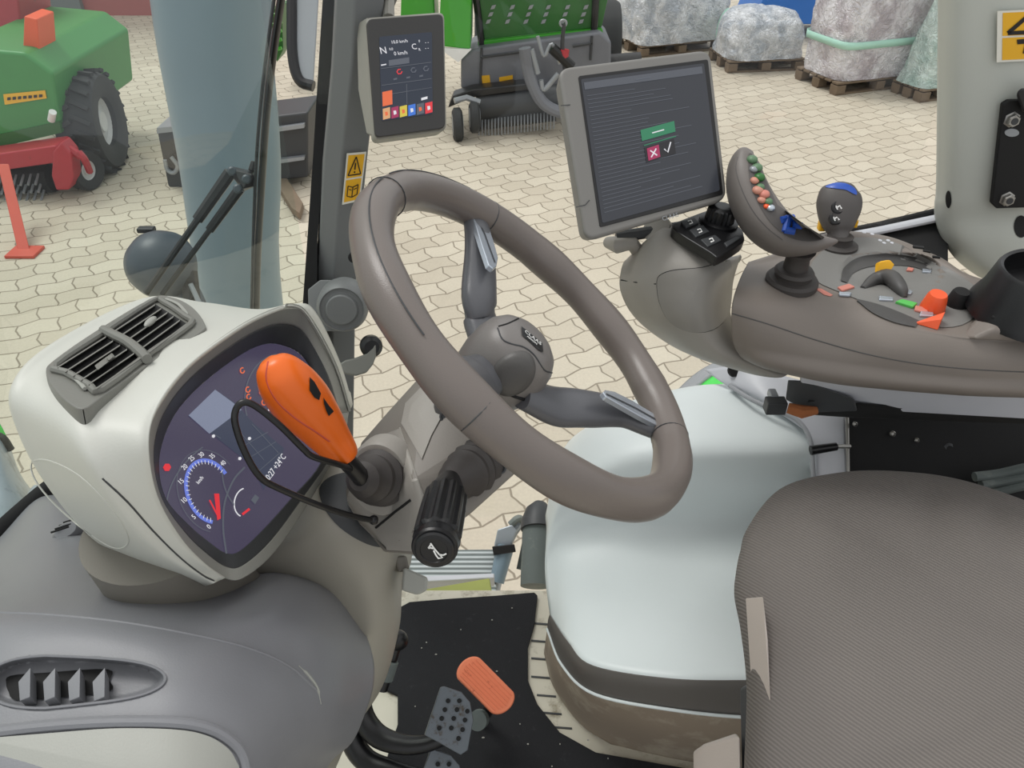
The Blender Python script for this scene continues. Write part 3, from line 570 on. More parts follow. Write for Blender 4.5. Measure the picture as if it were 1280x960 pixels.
# latch on the pillar
t = thing('window_latch', 'grey curved latch with black knob on front pillar', 'latch', q(430, 465, 1.34))
B((rings([[q(x, y, d) for x, y, d in ((427, y0, 1.36), (427, y0, 1.30), (427, y1, 1.30), (427, y1, 1.36))] if 0 else [q(x, y0, 1.36), q(x, y0, 1.29), q(x, y1, 1.29), q(x, y1, 1.36)] for x, y0, y1 in ((424, 455, 462), (432, 450, 468), (445, 447, 470), (458, 442, 466), (466, 435, 456), (470, 428, 446))]), 'ventd')).build('handle', t, bevel=.003)
B((lathe(q(464, 433, 1.30), V((.3, -1, .35)), [(.001, -.014), (.014, -.014), (.018, -.008), (.018, .004), (.012, .010), (.001, .010)], 24), 'black')).build('knob', t)
# B pillar
rows = []
for y, x0, f in ((-80, 1173, 0), (60, 1172, 0), (160, 1171, 0), (235, 1170, 0), (255, 1168, .0), (275, 1169, .0), (300, 1178, -.01), (325, 1196, -.02), (345, 1222, -.03), (352, 1240, -.03)):
    b_ = dY(1200, y, 1.2) + f
    rows.append([(x0 + 12, y, b_ + .16), (x0, y, b_ + .07), (x0 + 6, y, b_ + .04), (x0 + 25, y, b_ + .012), (x0 + 60, y, b_), (max(x0 + 70, 1290), y, b_ - .005), (1390, y, b_ + .0)])
pb = B((net(rows, 5, 6), 'pillar')).build('trim_2', sol=.004); struct(pb)
pls = plane3(q(1230, 120, dY(1200, 120, 1.2) - .006), q(1290, 130, dY(1200, 130, 1.2) - .006), q(1240, 262, dY(1200, 262, 1.2) - .006))
sticker(Pl(pls.o + pls.n * .002, pls.n), [(1247, 14), (1330, 10), (1330, 74), (1246, 78)], 'yellow warning sticker with white border on pale pillar', 'hand')
t = thing('seat_belt_plate', 'black bolted plate on the pale pillar at right edge', 'mounting plate', q(1260, 262, 1.2))
B((prism([pls(x, y, .012) for x, y in ((1254, 131), (1262, 126), (1340, 124), (1340, 258), (1246, 261), (1240, 255))], pls.n * -.010), 'matte')).build('plate', t, bevel=.002)
B((hull([pls(x, y, o_) for o_ in (.012, .03) for x, y in ((1270, 118), (1275, 110), (1300, 112), (1300, 145), (1278, 140))]), 'black')).build('lug', t, bevel=.004)
for x, y in ((1264, 149), (1258, 248)):
    bo = B((lathe(pls(x, y, .010), pls.n, [(.001, 0), (.012, 0), (.012, .002), (.0095, .003), (.0095, .009), (.008, .0105), (.001, .0105)], 6), 'steel')).build('bolt', t)
    B((lathe(pls(x, y, .010), pls.n, [(.001, .0108), (.0052, .0108), (.0052, .0113), (.001, .0113)], 12), 'dark')).build('bolt_recess', bo)
B((poly(pls, circ(1265, 166, 9, 5), .0135, .002), 'greyl')).build('slot', t)
for x, y, rx, ry, nm in ((1186, 249, 3.6, 11, 0), (1276, 283, 9, 14, 1)):
    bv = bvh(pb); B((drape(bv, circ(x, y, rx, ry), .001), 'matte')).build('cover_plug', pb)
# ================================================================== DASHBOARD
def gauss(px, py, cx, cy, rx, ry): return math.exp(-(((px - cx) / rx) ** 2 + ((py - cy) / ry) ** 2))
def warp_cowl(px, py, d):
    # teardrop outlet recess
    u = (px - 95) / 112; v = (py - 852 + (px - 95) * .03) / (33 - max(0, px - 60) * .08)
    r = u ** 4 + v ** 2
    if r < 1: d += .016 * min(1, (1 - r) * 3.5)
    return d
cowl_rows = [
 [(-90, 720, 1.12), (-20, 690, 1.12), (50, 618, 1.2), (140, 640, 1.15), (220, 670, 1.08), (290, 700, .98), (350, 716, .94), (405, 728, .96), (452, 765, 1.0)],
 [(-90, 735, .98), (0, 700, .96), (62, 632, 1.02), (140, 668, .95), (220, 700, .88), (290, 722, .82), (350, 717, .83), (410, 736, .86), (455, 785, .92)],
 [(-90, 750, .86), (0, 722, .85), (70, 684, .86), (150, 710, .80), (225, 735, .755), (292, 738, .735), (352, 735, .75), (412, 760, .79), (464, 812, .88)],
 [(-90, 765, .73), (0, 748, .72), (75, 735, .72), (155, 745, .695), (230, 760, .675), (298, 768, .67), (358, 773, .69), (416, 800, .74), (468, 835, .86)],
 [(-90, 785, .655), (0, 775, .64), (80, 775, .635), (160, 785, .63), (238, 797, .63), (302, 808, .64), (362, 822, .67), (420, 845, .725), (466, 862, .85)],
 [(-90, 835, .61), (0, 830, .60), (80, 830, .60), (160, 835, .60), (240, 842, .60), (310, 855, .62), (370, 872, .655), (422, 888, .72), (456, 893, .85)],
 [(-90, 895, .575), (0, 895, .57), (80, 895, .57), (160, 895, .57), (240, 900, .575), (315, 915, .60), (370, 925, .65), (412, 930, .73), (440, 928, .86)],
 [(-90, 1010, .54), (0, 1010, .535), (80, 1010, .535), (160, 1010, .535), (240, 1010, .545), (310, 1010, .58), (350, 1000, .65), (382, 985, .75), (404, 970, .88)],
 [(-90, 1200, .53), (0, 1200, .52), (80, 1200, .52), (160, 1200, .52), (240, 1200, .54), (300, 1180, .58), (330, 1160, .66), (350, 1130, .78), (370, 1100, .92)]]
dash = thing('dashboard', 'dark grey dashboard cowl with side air outlet, lower left', 'dashboard', V((-.35, .5, 1.46)))
cw = B((net(cowl_rows, 26, 26, warp_cowl), 'cowl')).build('cowl', dash, sol=.003, ang=60)
_g = net(cowl_rows, 14, 14); bvc = BVHTree.FromPolygons(_g[0], _g[1]); bvr = bvh(cw)
# raised rim and blades of the outlet
def tear(k, n=56):
    out = []
    for i in range(n):
        a = 2 * math.pi * i / n; u = math.copysign(abs(math.cos(a)) ** .5, math.cos(a)) * k; px = 95 + 112 * u; v = math.sin(a) * k; out.append((px, 852 - (px - 95) * .03 + v * (33 - max(0, px - 60) * .08)))
    return out
rimp = [p for p in tear(1.0) if 1]
vo = B((tube([on(bvc, x, y, .0008) for x, y in rimp], .0011, 6, closed=True), 'cowl')).build('outlet_rim', dash)
B((drape(bvr, cat([(12, 866), (9, 856), (14, 846), (60, 842), (135, 838), (138, 852), (136, 866), (60, 874), (20, 876)], 4, True), .0015, K_=12), 'matte')).build('outlet_opening', dash)
for k in range(4):
    x = 22 + k * 31
    B((hull([on(bvc, x, 851, o_) for o_ in (-.012, -.001)] + [on(bvc, x + 17, 836, o_) for o_ in (-.012, .002)] + [on(bvc, x + 16, 872, o_) for o_ in (-.012, .001)] + [on(bvc, x + 1, 875, o_) for o_ in (-.012, -.002)]), 'cowl')).build('outlet_blade', dash, bevel=.0006)
# raised seam curve and lower pale inset
B((tube([on(bvc, x, y, -.0005) for x, y in cat([(-20, 765), (60, 768), (150, 777), (240, 793), (310, 810), (360, 832), (395, 862)], 5)], .0016, 8), 'cowl')).build('raised_seam', dash)
B((tube([on(bvc, x, y, .0002) for x, y in cat([(373, 832), (384, 843), (396, 860), (401, 880)], 4)], [.0004] * 3 + [.0014] * 7 + [.0004] * 3, 8), 'cowlight')).build('finger_notch', dash)
B((tube([on(bvc, x, y, .0005) for x, y in cat([(-20, 917), (60, 908), (140, 903), (220, 904), (262, 912), (288, 927), (302, 945), (308, 970)], 5)], .0045, 10), 'cowl')).build('inset_frame', dash)
B((drape(bvc, cat([(-30, 925), (60, 918), (140, 912), (215, 913), (255, 920), (280, 934), (292, 950), (298, 975), (298, 1080), (140, 1085), (-30, 1080)], 8), .002, K_=24), 'cowlight')).build('inset_panel', dash)
# demister outlet
do = B((lathe(on(bvc, 84, 668, .004), V((.05, -.55, .85)), [(.001, .004), (.012, .004), (.016, 0), (.018, -.008), (.001, -.01)], 24, V((1, .6, 0)), .62), 'cowl')).build('demister_outlet', dash)
for k in range(4): 
    p = on(bvc, 77 + k * 4, 673 - k * 4, .010); B((tube([p + V((-.008, -.004, 0)), p + V((.008, .005, 0))], .0012, 6), 'matte')).build('slot', do)
# neck between cowl and instrument pod
B((lathe(q(218, 715, .745), V((.0, -.02, 1)), [(.085, -.10), (.070, -.05), (.062, -.02), (.060, .02), (.064, .06)], 48, V((1, 0, 0)), 1.0), 'neck')).build('neck', dash)
# pedestal
ped_rows = [
 [(250, 690, 1.0), (300, 640, .93), (350, 600, .92), (400, 575, .90), (440, 560, .92), (470, 590, .95), (500, 620, 1.0)],
 [(262, 722, .86), (310, 695, .84), (360, 670, .835), (410, 640, .83), (455, 640, .84), (490, 670, .87), (515, 690, .95)],
 [(275, 742, .87), (320, 735, .855), (370, 715, .84), (420, 695, .83), (460, 700, .845), (492, 715, .88), (503, 735, .96)],
 [(300, 790, .92), (350, 780, .89), (400, 760, .87), (440, 760, .87), (472, 770, .885), (493, 778, .93), (499, 785, 1.02)],
 [(330, 870, .97), (370, 860, .95), (410, 850, .93), (440, 850, .93), (460, 852, .95), (474, 855, 1.0), (478, 858, 1.08)],
 [(320, 960, 1.02), (350, 955, 1.0), (380, 950, .98), (400, 945, .98), (415, 940, 1.0), (426, 935, 1.05), (432, 932, 1.13)],
 [(300, 1100, 1.05), (330, 1090, 1.03), (350, 1080, 1.02), (365, 1070, 1.03), (375, 1060, 1.06), (382, 1050, 1.1), (388, 1045, 1.18)]]
pd = B((net(ped_rows, 8, 8), 'ped')).build('pedestal', dash, sol=.004, ang=60)
bvp = bvh(pd)
B((drape(bvp, cat([(400, 612), (415, 596), (445, 592), (480, 610), (490, 640), (488, 678), (466, 682), (432, 665), (408, 640)], 4, True), .0012), 'dark')).build('oval_cover', dash)
# ---- instrument pod
B((tube([q(-40, 706, 1.14), q(0, 670, 1.14), q(30, 643, 1.15), q(62, 616, 1.17), q(100, 590, 1.2)], (.020, .012), 12, 5), 'matte')).build('windscreen_base_seal', dash)
Lr = Y3([(436, 515, .76), (417, 455, .77), (385, 397, .76), (365, 383, .74), (335, 390, .68), (290, 415, .59), (230, 462, .50), (195, 512, .45), (186, 560, .42), (197, 620, .415), (226, 672, .42), (256, 704, .43), (282, 722, .45)])
Or = Y3([(441, 505, .80), (424, 450, .81), (393, 388, .80), (368, 380, .79), (322, 387, .79), (255, 378, .76), (178, 373, .69), (60, 432, .55), (14, 482, .49), (20, 535, .475), (62, 612, .47), (132, 686, .485), (246, 736, .495)])
Md = Y3([(440, 508, .775), (421, 452, .785), (390, 391, .775), (367, 381.5, .76), (329, 387.5, .74), (272, 392, .68), (208, 410, .60), (120, 466, .505), (92, 512, .445), (106, 570, .412), (146, 640, .405), (198, 694, .415), (265, 730, .435)])
Bk = [(x * .96 + 15, y + (18 if y < 500 else -14), d + .13) for x, y, d in Or]
pod = thing('instrument_pod', 'light grey instrument pod with twin air vents above dashboard', 'instrument pod', q(215, 735, .70))
def mid(a, b, t, lift=0): return [tuple(p * (1 - t) + r * t for p, r in zip(x, y))[:2] + ((x[2] * (1 - t) + y[2] * t) + lift,) for x, y in zip(a, b)]
sh = B((net([Bk, mid(Bk, Or, .6), Or, mid(Or, Md, .18, -.002), mid(Or, Md, .5, -.001), Md, mid(Md, Lr, .5, -.004), mid(Md, Lr, .85, -.004), Lr], 6, 8), 'pod')).build('housing', pod, sol=.003, ang=60)
bvs_ = bvh(sh)
# seam and oval emboss on the side face
B((tube([on(bvs_, x, y, -.0002) for x, y in cat([(128, 598), (160, 628), (190, 662), (222, 694), (252, 718), (272, 728)], 4)], .0008, 6), 'dark')).build('side_seam', pod)
B((tube([on(bvs_, x, y, -.0002) for x, y in cat([(40, 578), (62, 576), (100, 595), (135, 630), (158, 665), (158, 682), (140, 684), (105, 662), (68, 630), (44, 600)], 4, True)], .0009, 6, closed=True), 'pod')).build('oval_emboss', pod)
# hood inside and bezel
CP = Pl(q(285, 560, dY(285, 560, .575)), V((.72, -.05, .69)))
full = [(x, y, d + .0025) for x, y, d in Lr] + Y3([(305, 722, .465), (345, 688, .52), (392, 618, .62), (428, 555, .71)])
pan = [(411, 520), (401, 485), (380, 448), (360, 434), (332, 430), (297, 446), (246, 486), (214, 526), (199, 575), (207, 622), (236, 656), (262, 678), (282, 691), (300, 689), (330, 662), (366, 622), (402, 578)]
def pd_(p, off=0): w_ = CP(p[0], p[1], off); return (w_ - CAM).dot(FW)
inn = [((a[0] * .55 + b[0] * .45), (a[1] * .55 + b[1] * .45), (a[2] * .4 + pd_(b) * .6)) for a, b in zip(full, pan)]
full.append(full[0]); inn.append(inn[0]); pr_ = [(x, y, pd_((x, y), .001)) for x, y in pan]; pr_.append(pr_[0])
B((net([full, mid(full, inn, .5), inn], 5, 5), 'podside')).build('hood_lining', pod, sol=.0015)
B((net([inn, mid(inn, pr_, .6), pr_], 5, 5), 'dark')).build('cluster_bezel', pod, sol=.001)
cl = MB(); cl.add(prism([CP(x, y) for x, y in cat(pan, 4, True)], CP.n * -.008), 'clu')
clo = cl.build('instrument_cluster', pod)
s = MB()
s.add(poly(CP, [(269, 487), (293, 503), (318, 530), (355, 560), (352, 575), (330, 612), (313, 580), (236, 520)], .0006, .0003), 'elcd')
s.add(poly(CP, [(269, 487), (291, 503), (302, 512), (262, 542), (236, 519)], .0010, .0003), 'cluhi')
def arc(cx, cy, rx, ry, a0, a1, rot=0, n=30):
    o = []
    for k in range(n + 1):
        a = math.radians(a0 + (a1 - a0) * k / n); x, y = rx * math.cos(a), ry * math.sin(a); r = math.radians(rot); o.append((cx + x * math.cos(r) - y * math.sin(r), cy + x * math.sin(r) + y * math.cos(r)))
    return o
s.add(strip(CP, arc(262, 614, 28, 40, 110, 340, -20), 4.5, .001), 'ebl')
s.add(strip(CP, arc(262, 614, 39, 53, 115, 335, -20), .8, .001), 'egr')
for a in range(115, 340, 9): 
    p = arc(262, 614, 28, 40, a, a, -20, 1)[0]; p2 = arc(262, 614, 24, 35, a, a, -20, 1)[0]; s.add(strip(CP, [p, p2], .8, .0013), 'ew')
for i, a in enumerate((118, 150, 180, 210, 236, 258, 280, 302, 325)):
    p = arc(262, 614, 34, 47, a, a, -20, 1)[0]; s.add(text(('0', '5', '10', '15', '20', '25', '30', '35', '40')[i], .0062, CP(p[0], p[1], .0012), CP(285, 560) - CP(250, 590), CP(240, 545) - CP(262, 575), .0001), 'ew')
s.add(strip(CP, arc(300, 612, 98, 70, 170, 262, -30), 1.6, .001), 'egr'); s.add(strip(CP, arc(338, 590, 60, 62, 138, 185, 0), 1.6, .001), 'egr')
s.add(strip(CP, cat([(283, 692), (279, 660), (281, 628), (292, 600), (306, 584)], 5), 2.2, .0012), 'egr')
s.add(poly(CP, [(268, 617), (274, 617), (276, 648), (272, 650)], .0014), 'er'); s.add(strip(CP, [(262, 625), (273, 646)], 2, .0014), 'er')
s.add(strip(CP, arc(306, 628, 13, 18, 100, 250, 10), 1.5, .001), 'ew'); s.add(strip(CP, [(303, 643), (312, 636)], 3, .0012), 'er'); s.add(poly(CP, [(314, 625), (319, 618), (324, 622), (319, 630)], .0012), 'egr')
s.add(poly(CP, circ(209, 584, 5, 5, 6), .001), 'er')
s.add(strip(CP, arc(352, 500, 46, 58, 160, 262, 0), 1.4, .001), 'egr')
for x, y in ((303, 463), (310, 487), (311, 496), (327, 490), (330, 503)): s.add(strip(CP, arc(x, y, 2.6, 3.4, 0, 300, 0, 8), 1.5, .0012), 'eo')
for x, y in ((337, 512), (345, 519), (349, 524)): s.add(poly(CP, circ(x, y, 2, 1.6, 6), .0012), 'ew')
uu = CP(352, 572) - CP(334, 597); vv = CP(330, 575) - CP(345, 590)
s.add(text('20:27 +24°C', .0085, CP(344, 585, .0016), uu, vv, .0001), 'ew')
s.add(text('km/h', .0048, CP(250, 600, .0014), uu, vv, .0001), 'ew')
for a, b in (((300, 560), (335, 540)), ((312, 572), (345, 552)), ((300, 540), (330, 575)), ((315, 530), (348, 566)), ((322, 590), (350, 566)), ((268, 543), (276, 548))): s.add(strip(CP, [a, b], .8, .0011), 'egr')
for x, y in ((267, 545), (312, 548), (300, 573)): s.add(poly(CP, circ(x, y, 2.2, 2.2, 5), .0014), 'ew')
s.build('gauge_markings', clo)
# ---- twin vent
VC = [on(bvs_, 64, 458, 0), on(bvs_, 196, 379, 0), on(bvs_, 112, 498, 0), on(bvs_, 245, 408, 0)]
cen = (VC[0] + VC[1] + VC[2] + VC[3]) / 4
vn = (VC[1] - VC[2]).cross(VC[3] - VC[0]); vn = vn if vn.dot(CAM - cen) > 0 else -vn
VP = Pl(cen, vn); H = max((p - cen).dot(VP.n) for p in VC) + .004
VP.o = VP.o + VP.n * H
outl = cat([(57, 463), (68, 449), (120, 413), (188, 373), (214, 371), (240, 383), (256, 404), (250, 416), (190, 452), (130, 494), (106, 510), (88, 505), (66, 484)], 4, True)
B((prism([VP(x, y, 0) for x, y in outl], VP.n * -.02), 'ventd')).build('vent_surround', pod, bevel=.003)
inn_ = cat([(68, 457), (126, 418), (189, 377), (205, 378), (232, 396), (238, 406), (190, 440), (126, 487), (112, 482), (84, 466)], 3, True)
B((tube([VP(x, y, .002) for x, y in inn_], .003, 8, closed=True), 'ventd')).build('vent_frame', pod)
for nm, cs in (('near', [(66, 455), (127, 417), (180, 448), (124, 487)]), ('far', [(136, 411), (189, 377), (236, 406), (190, 441)])):
    B((poly(VP, cs, .0006, .0005), 'matte')).build('vent_opening', pod)
    a, b_, c2, d2 = [V((x, y)) for x, y in cs]
    for k in range(6):
        t_ = (k + .6) / 6; p0 = a + (d2 - a) * t_; p1 = b_ + (c2 - b_) * t_
        B((hull([VP(p0.x, p0.y, .001), VP(p1.x, p1.y, .001), VP(p0.x, p0.y + 3.2, .001), VP(p1.x, p1.y + 3.2, .001), VP(p0.x, p0.y, .005), VP(p1.x, p1.y, .005), VP(p0.x, p0.y + 1.8, .005), VP(p1.x, p1.y + 1.8, .005)]), 'ventd')).build('louvre', pod)
B((tube([VP(x, y, .004) for x, y in ((129, 412), (142, 419), (160, 428), (175, 440), (184, 449))], [.004, .0045, .0045, .0045, .004], 10, 3), 'ventd')).build('divider_bar', pod)
B((ellip(VP(188, 402, .009), (.011, .0065, .005), VP(200, 394) - VP(178, 408), VP(192, 408) - VP(186, 396)), 'cowlight')).build('vent_knob', pod)
B((hull([VP(x, y, o_) for o_ in (.003, .009) for x, y in ((118, 457), (140, 441), (144, 446), (122, 463))]), 'ventd'), (hull([VP(x, y, o_) for o_ in (.006, .0115) for x, y in ((133, 447), (139, 442), (142, 446), (136, 451))]), 'ventd')).build('vent_slider', pod, bevel=.0008)
for pts in ([(72, 464), (86, 468), (98, 477), (106, 486)], [(208, 374), (222, 380), (230, 388), (234, 394)]): B((tube([VP(x, y, .002) for x, y in pts], .0016, 6, 4), 'cowlight')).build('thumb_wheel', pod)
# ================================================================== STEERING
NW = V((math.sin(.714), .012, math.cos(.714))).normalized(); CW = q(669, 418, .742); WP = Pl(CW, NW)
E1 = (V((0, 1, 0)) - NW * NW.y).normalized(); E2 = E1.cross(NW); E2 = E2 if E2.x > 0 else -E2
def wp(th, r, off=0): a = math.radians(th); return CW + (E1 * math.cos(a) + E2 * math.sin(a)) * r + NW * off
sw = thing('steering_wheel', 'brown grey three spoke steering wheel with silver inserts', 'steering wheel', CW - NW * .09)
def tr(th):   # grip swellings
    base = .0182; w_ = .0012 * math.sin(math.radians(th * 11)) if 95 < th < 300 or -10 < th < 70 else 0
    return base + w_ * .6
R_ = []
nth = 144
for k in range(nth):
    th = 360 * k / nth; cx = wp(th, .182); rd = (cx - CW).normalized(); ra = tr(th)
    bump = (.0014 * math.sin(math.radians((th) * 12)) if 0 < th < 72 else 0)
    R_.append([cx + rd * ((ra + (bump if math.cos(2 * math.pi * j / 20) < -.3 else 0)) * math.cos(2 * math.pi * j / 20)) + NW * (ra * 1.04 * math.sin(2 * math.pi * j / 20)) for j in range(20)])
vs = [p for r in R_ for p in r]; B(((vs, gridfaces(nth, 20, True, True)), 'rim')).build('rim', sw, ang=80)
for a0, a1 in ((-72, -30), (-140, -75)):
    pts = [wp(a, .182 + .0125, .0145) for a in range(a0, a1 + 1, 3)]; B((tube(pts, .0007, 5), 'dark')).build('rim_seam', sw)
for a in (-20, 92, 200, -76):
    pts = [wp(a, .182, 0) + ((wp(a, 1) - CW).normalized() * math.cos(x) + NW * math.sin(x)) * .0186 for x in [math.radians(k * 15) for k in range(24)]]; B((tube(pts, .0006, 5, closed=True), 'dark')).build('stitch_joint', sw)
def off(px, py, o): return WP(px, py, o)
def spoke(pts, wd, up):
    b = B((tube([off(*p) for p in pts], wd, 20, 5, ref=NW), 'spoke')); return b.build('spoke', sw, ang=60)
# ra is thickness along the wheel axis, rb the width
sp1 = spoke([(612, 440, -.045), (602, 405, -.045), (599, 375, -.032), (600, 330, -.020), (598, 295, -.010), (592, 262, -.003)], [(.012, .02), (.013, .022), (.013, .021), (.012, .019), (.011, .017), (.010, .015)], 0)
sp2 = spoke([(650, 490, -.045), (690, 507, -.045), (725, 510, -.034), (770, 515, -.022), (805, 530, -.012), (838, 545, -.003)], [(.012, .02), (.014, .024), (.014, .023), (.012, .019), (.010, .015), (.009, .012)], 0)
p3 = [wp(211, r, o_) for r, o_ in ((.03, -.045), (.06, -.045), (.09, -.034), (.13, -.02), (.16, -.008), (.178, -.003))]
B((tube(p3, [(.012, .02), (.013, .024), (.013, .023), (.012, .019), (.011, .017), (.010, .015)], 20, 5, ref=NW), 'spoke')).build('spoke', sw, ang=60)
for cs, o_, par in (([(587, 257), (592, 256), (601, 257), (617, 300), (623, 322), (621, 333), (617, 336), (611, 331), (602, 305), (593, 276)], .0, sp1), ([(754, 490), (757, 487), (768, 489), (790, 500), (815, 515), (838, 530), (839, 536), (832, 537), (800, 520), (758, 496)], .0, sp2)):
    B((prism([off(x, y, o_) for x, y in cs], NW * -.006), 'silver')).build('silver_insert', par, bevel=.0012)
B((strip(WP, [(592, 262), (606, 292), (619, 328)], 1.4, .0006), 'dark')).build('insert_groove', sp1)
B((strip(WP, [(758, 492), (795, 510), (836, 533)], 1.4, .0006), 'dark')).build('insert_groove', sp2)
hub = B((lathe(CW, NW, [(.001, -.002), (.014, -.002), (.024, -.004), (.033, -.010), (.0395, -.020), (.0425, -.033), (.0425, -.050), (.040, -.064), (.034, -.074), (.001, -.075)], 48), 'hub')).build('hub', sw, ang=60)
# lobes and pads
bvh_h = bvh(hub)
B((lathe(on(bvh_h, 642, 470, -.006), V((.1, -1, .25)), [(.024, -.004), (.0225, .004), (.019, .0078), (.012, .0100), (.001, .0108)], 36, NW, .82), 'hubd')).build('side_pad', hub)
B((tube([on(bvh_h, x, y, .0) for x, y in cat([(623, 408), (636, 404), (648, 398)], 3)], .0009, 6), 'matte')).build('hub_seam', hub)
B((tube([on(bvh_h, x, y, .0) for x, y in cat([(622, 410), (628, 424), (640, 430), (655, 434), (668, 444), (680, 462), (690, 466)], 4)], .0008, 6), 'dark')).build('hub_seam', hub)
B((tube([on(bvh_h, x, y, .0004) for x, y in cat([(618, 480), (640, 494), (660, 500)], 4)], .0016, 6), 'matte')).build('hub_slot', hub)
lb = B((drape(bvh_h, [(651, 409), (655, 412), (677, 430), (678, 441), (672, 438), (652, 420)], .0012), 'black')).build('badge', hub)
pc = on(bvh_h, 664, 425, .0022); u_ = (on(bvh_h, 676, 435, .002) - on(bvh_h, 654, 417, .002)); v_ = on(bvh_h, 668, 418, .002) - on(bvh_h, 662, 432, .002)
B((text('CLAAS', .0068, pc + v_.normalized() * .002, u_, v_, .0001), 'white'), (text('ARION', .0040, pc - v_.normalized() * .0035, u_, v_, .0001), 'white')).build('badge_lettering', lb)
B((tube([CW - NW * .070, CW - NW * .095, CW - NW * .125], [.030, .023, .022], 28), 'hubd')).build('shaft_collar', sw)
# ---- column
colm = thing('steering_column', 'brown grey steering column housing under the wheel', 'steering column', q(500, 690, .86))
HP = [(452, 553, .86), (485, 515, .855), (505, 496, .84), (530, 478, .82), (600, 470, .80), (640, 520, .78), (655, 560, .765), (644, 592, .755), (590, 641, .74), (540, 648, .725), (516, 600, .728), (522, 694, .77), (480, 690, .79), (428, 625, .85), (498, 540, .785)]
cb = B((hull([q(*p) for p in HP] + [q(p[0] + (8 if p[0] < 520 else -8), p[1] - 4, p[2] + .10) for p in HP if p[:2] not in ((540, 648), (516, 600), (498, 540))]), 'col')).build('housing', colm, bevel=.012, seg=4, ang=60)
bvb = bvhe(cb)
B((drape(bvb, [(500, 537), (512, 570), (522, 600), (529, 622), (524, 655), (520, 688), (484, 686), (450, 655), (434, 626), (446, 590), (458, 556), (478, 545)], .0016, K_=24), 'colhi')).build('left_panel', colm)
B((drape(bvb, [(503, 530), (508, 505), (528, 484), (552, 478), (556, 500), (558, 512), (540, 545), (528, 575)], .0016, K_=20), 'colhi')).build('upper_panel', colm)
for x, y in ((557, 521), (625, 585)): B((lathe(on(bvb, x, y, .0004), -ray(x, y), [(.006, 0), (.006, .0015), (.0045, .0018), (.003, .0005), (.001, .0005)], 16), 'dark')).build('screw', colm)
B((tube([on(bvb, x, y, .0003) for x, y in cat([(500, 535), (512, 570), (522, 600), (530, 622)], 4)], .0010, 6), 'colhi')).build('panel_edge', colm)
B((tube([on(bvb, x, y, .0018) for x, y in [(472, 659), (482, 651), (495, 640), (505, 632), (515, 624)]], .0013, 6), 'matte')).build('panel_gap', colm)
B((lathe(q(478, 596, .768), V((-.25, -.8, .3)), [(.001, -.02), (.040, -.012), (.039, .004), (.036, .009), (.032, .010), (.001, .010)], 40, V((0, 0, 1)), .85), 'colhi')).build('boot_surround', colm)
# ---- shuttle lever with orange grip
lv = thing('reverser_lever', 'orange grip lever standing in front of the instrument cluster', 'lever', q(480, 600, .77))
A0 = q(482, 595, .765); A1 = q(449, 600, .71); AX = (A1 - A0).normalized(); L_ = (A1 - A0).length
B((lathe(A0, AX, [(.027, 0), (.0285, L_ * .16), (.0245, L_ * .22), (.0245, L_ * .3), (.0265, L_ * .38), (.0215, L_ * .46), (.0215, L_ * .56), (.0225, L_ * .62), (.0175, L_ * .72), (.0165, L_ * .82), (.0165, L_ * .88), (.010, L_ * 1.0), (.001, L_ * 1.0)], 36), 'rubber')).build('rubber_boot', lv)
B((tube([q(456, 602, .72), q(446, 590, .705), q(425, 566, .69)], [.0085, .008, .0085], 16), 'black')).build('stem', lv)
G = [(434, 574, .69, 13, .0095), (430, 568, .688, 20, .012), (415, 550, .682, 26, .015), (398, 528, .672, 32, .018), (380, 506, .662, 37, .021), (362, 484, .652, 36, .022), (348, 467, .645, 30, .020), (338, 456, .64, 21, .014), (333, 450, .638, 9, .006)]
pts = [q(a, b, d) for a, b, d, *_ in G]
refv = q(400, 500, .66) - q(370, 520, .66)
gr = B((tube(pts, [(w_ * .66 / 1000, tk) for *_, w_, tk in G], 32, 5, ref=refv), 'orange')).build('grip', lv, ang=70)
bvg = bvh(gr)
B((tube([on(bvg, x, y, -.0003) for x, y in cat([(335, 452), (333, 475), (345, 500), (368, 522), (395, 540), (412, 552)], 5)], .0009, 6), 'redo')).build('grip_seam', gr)
for cs in ([(386, 472), (392, 478), (400, 492), (398, 500), (392, 497), (386, 488)], [(403, 497), (410, 507), (416, 514), (410, 520), (407, 514), (404, 505)]): B((drape(bvg, cs, .0012), 'matte')).build('grip_button', gr)
# ---- black wire hoop guard
o = B((tube([q(a, b, d) for a, b, d in ((470, 651, .73), (440, 645, .70), (400, 632, .66), (350, 611, .63), (325, 596, .615), (306, 565, .605), (294, 530, .60), (295, 512, .60), (304, 503, .60), (320, 508, .605), (350, 532, .615), (378, 560, .63), (392, 571, .64), (425, 581, .67), (450, 590, .72))], .0027, 12, 5), 'black'), (ellip(q(467, 650, .726), (.0045, .0045, .0045)), 'black')).build('lever_guard')
tag(o, 'black bent wire hoop around the orange lever', 'guard')
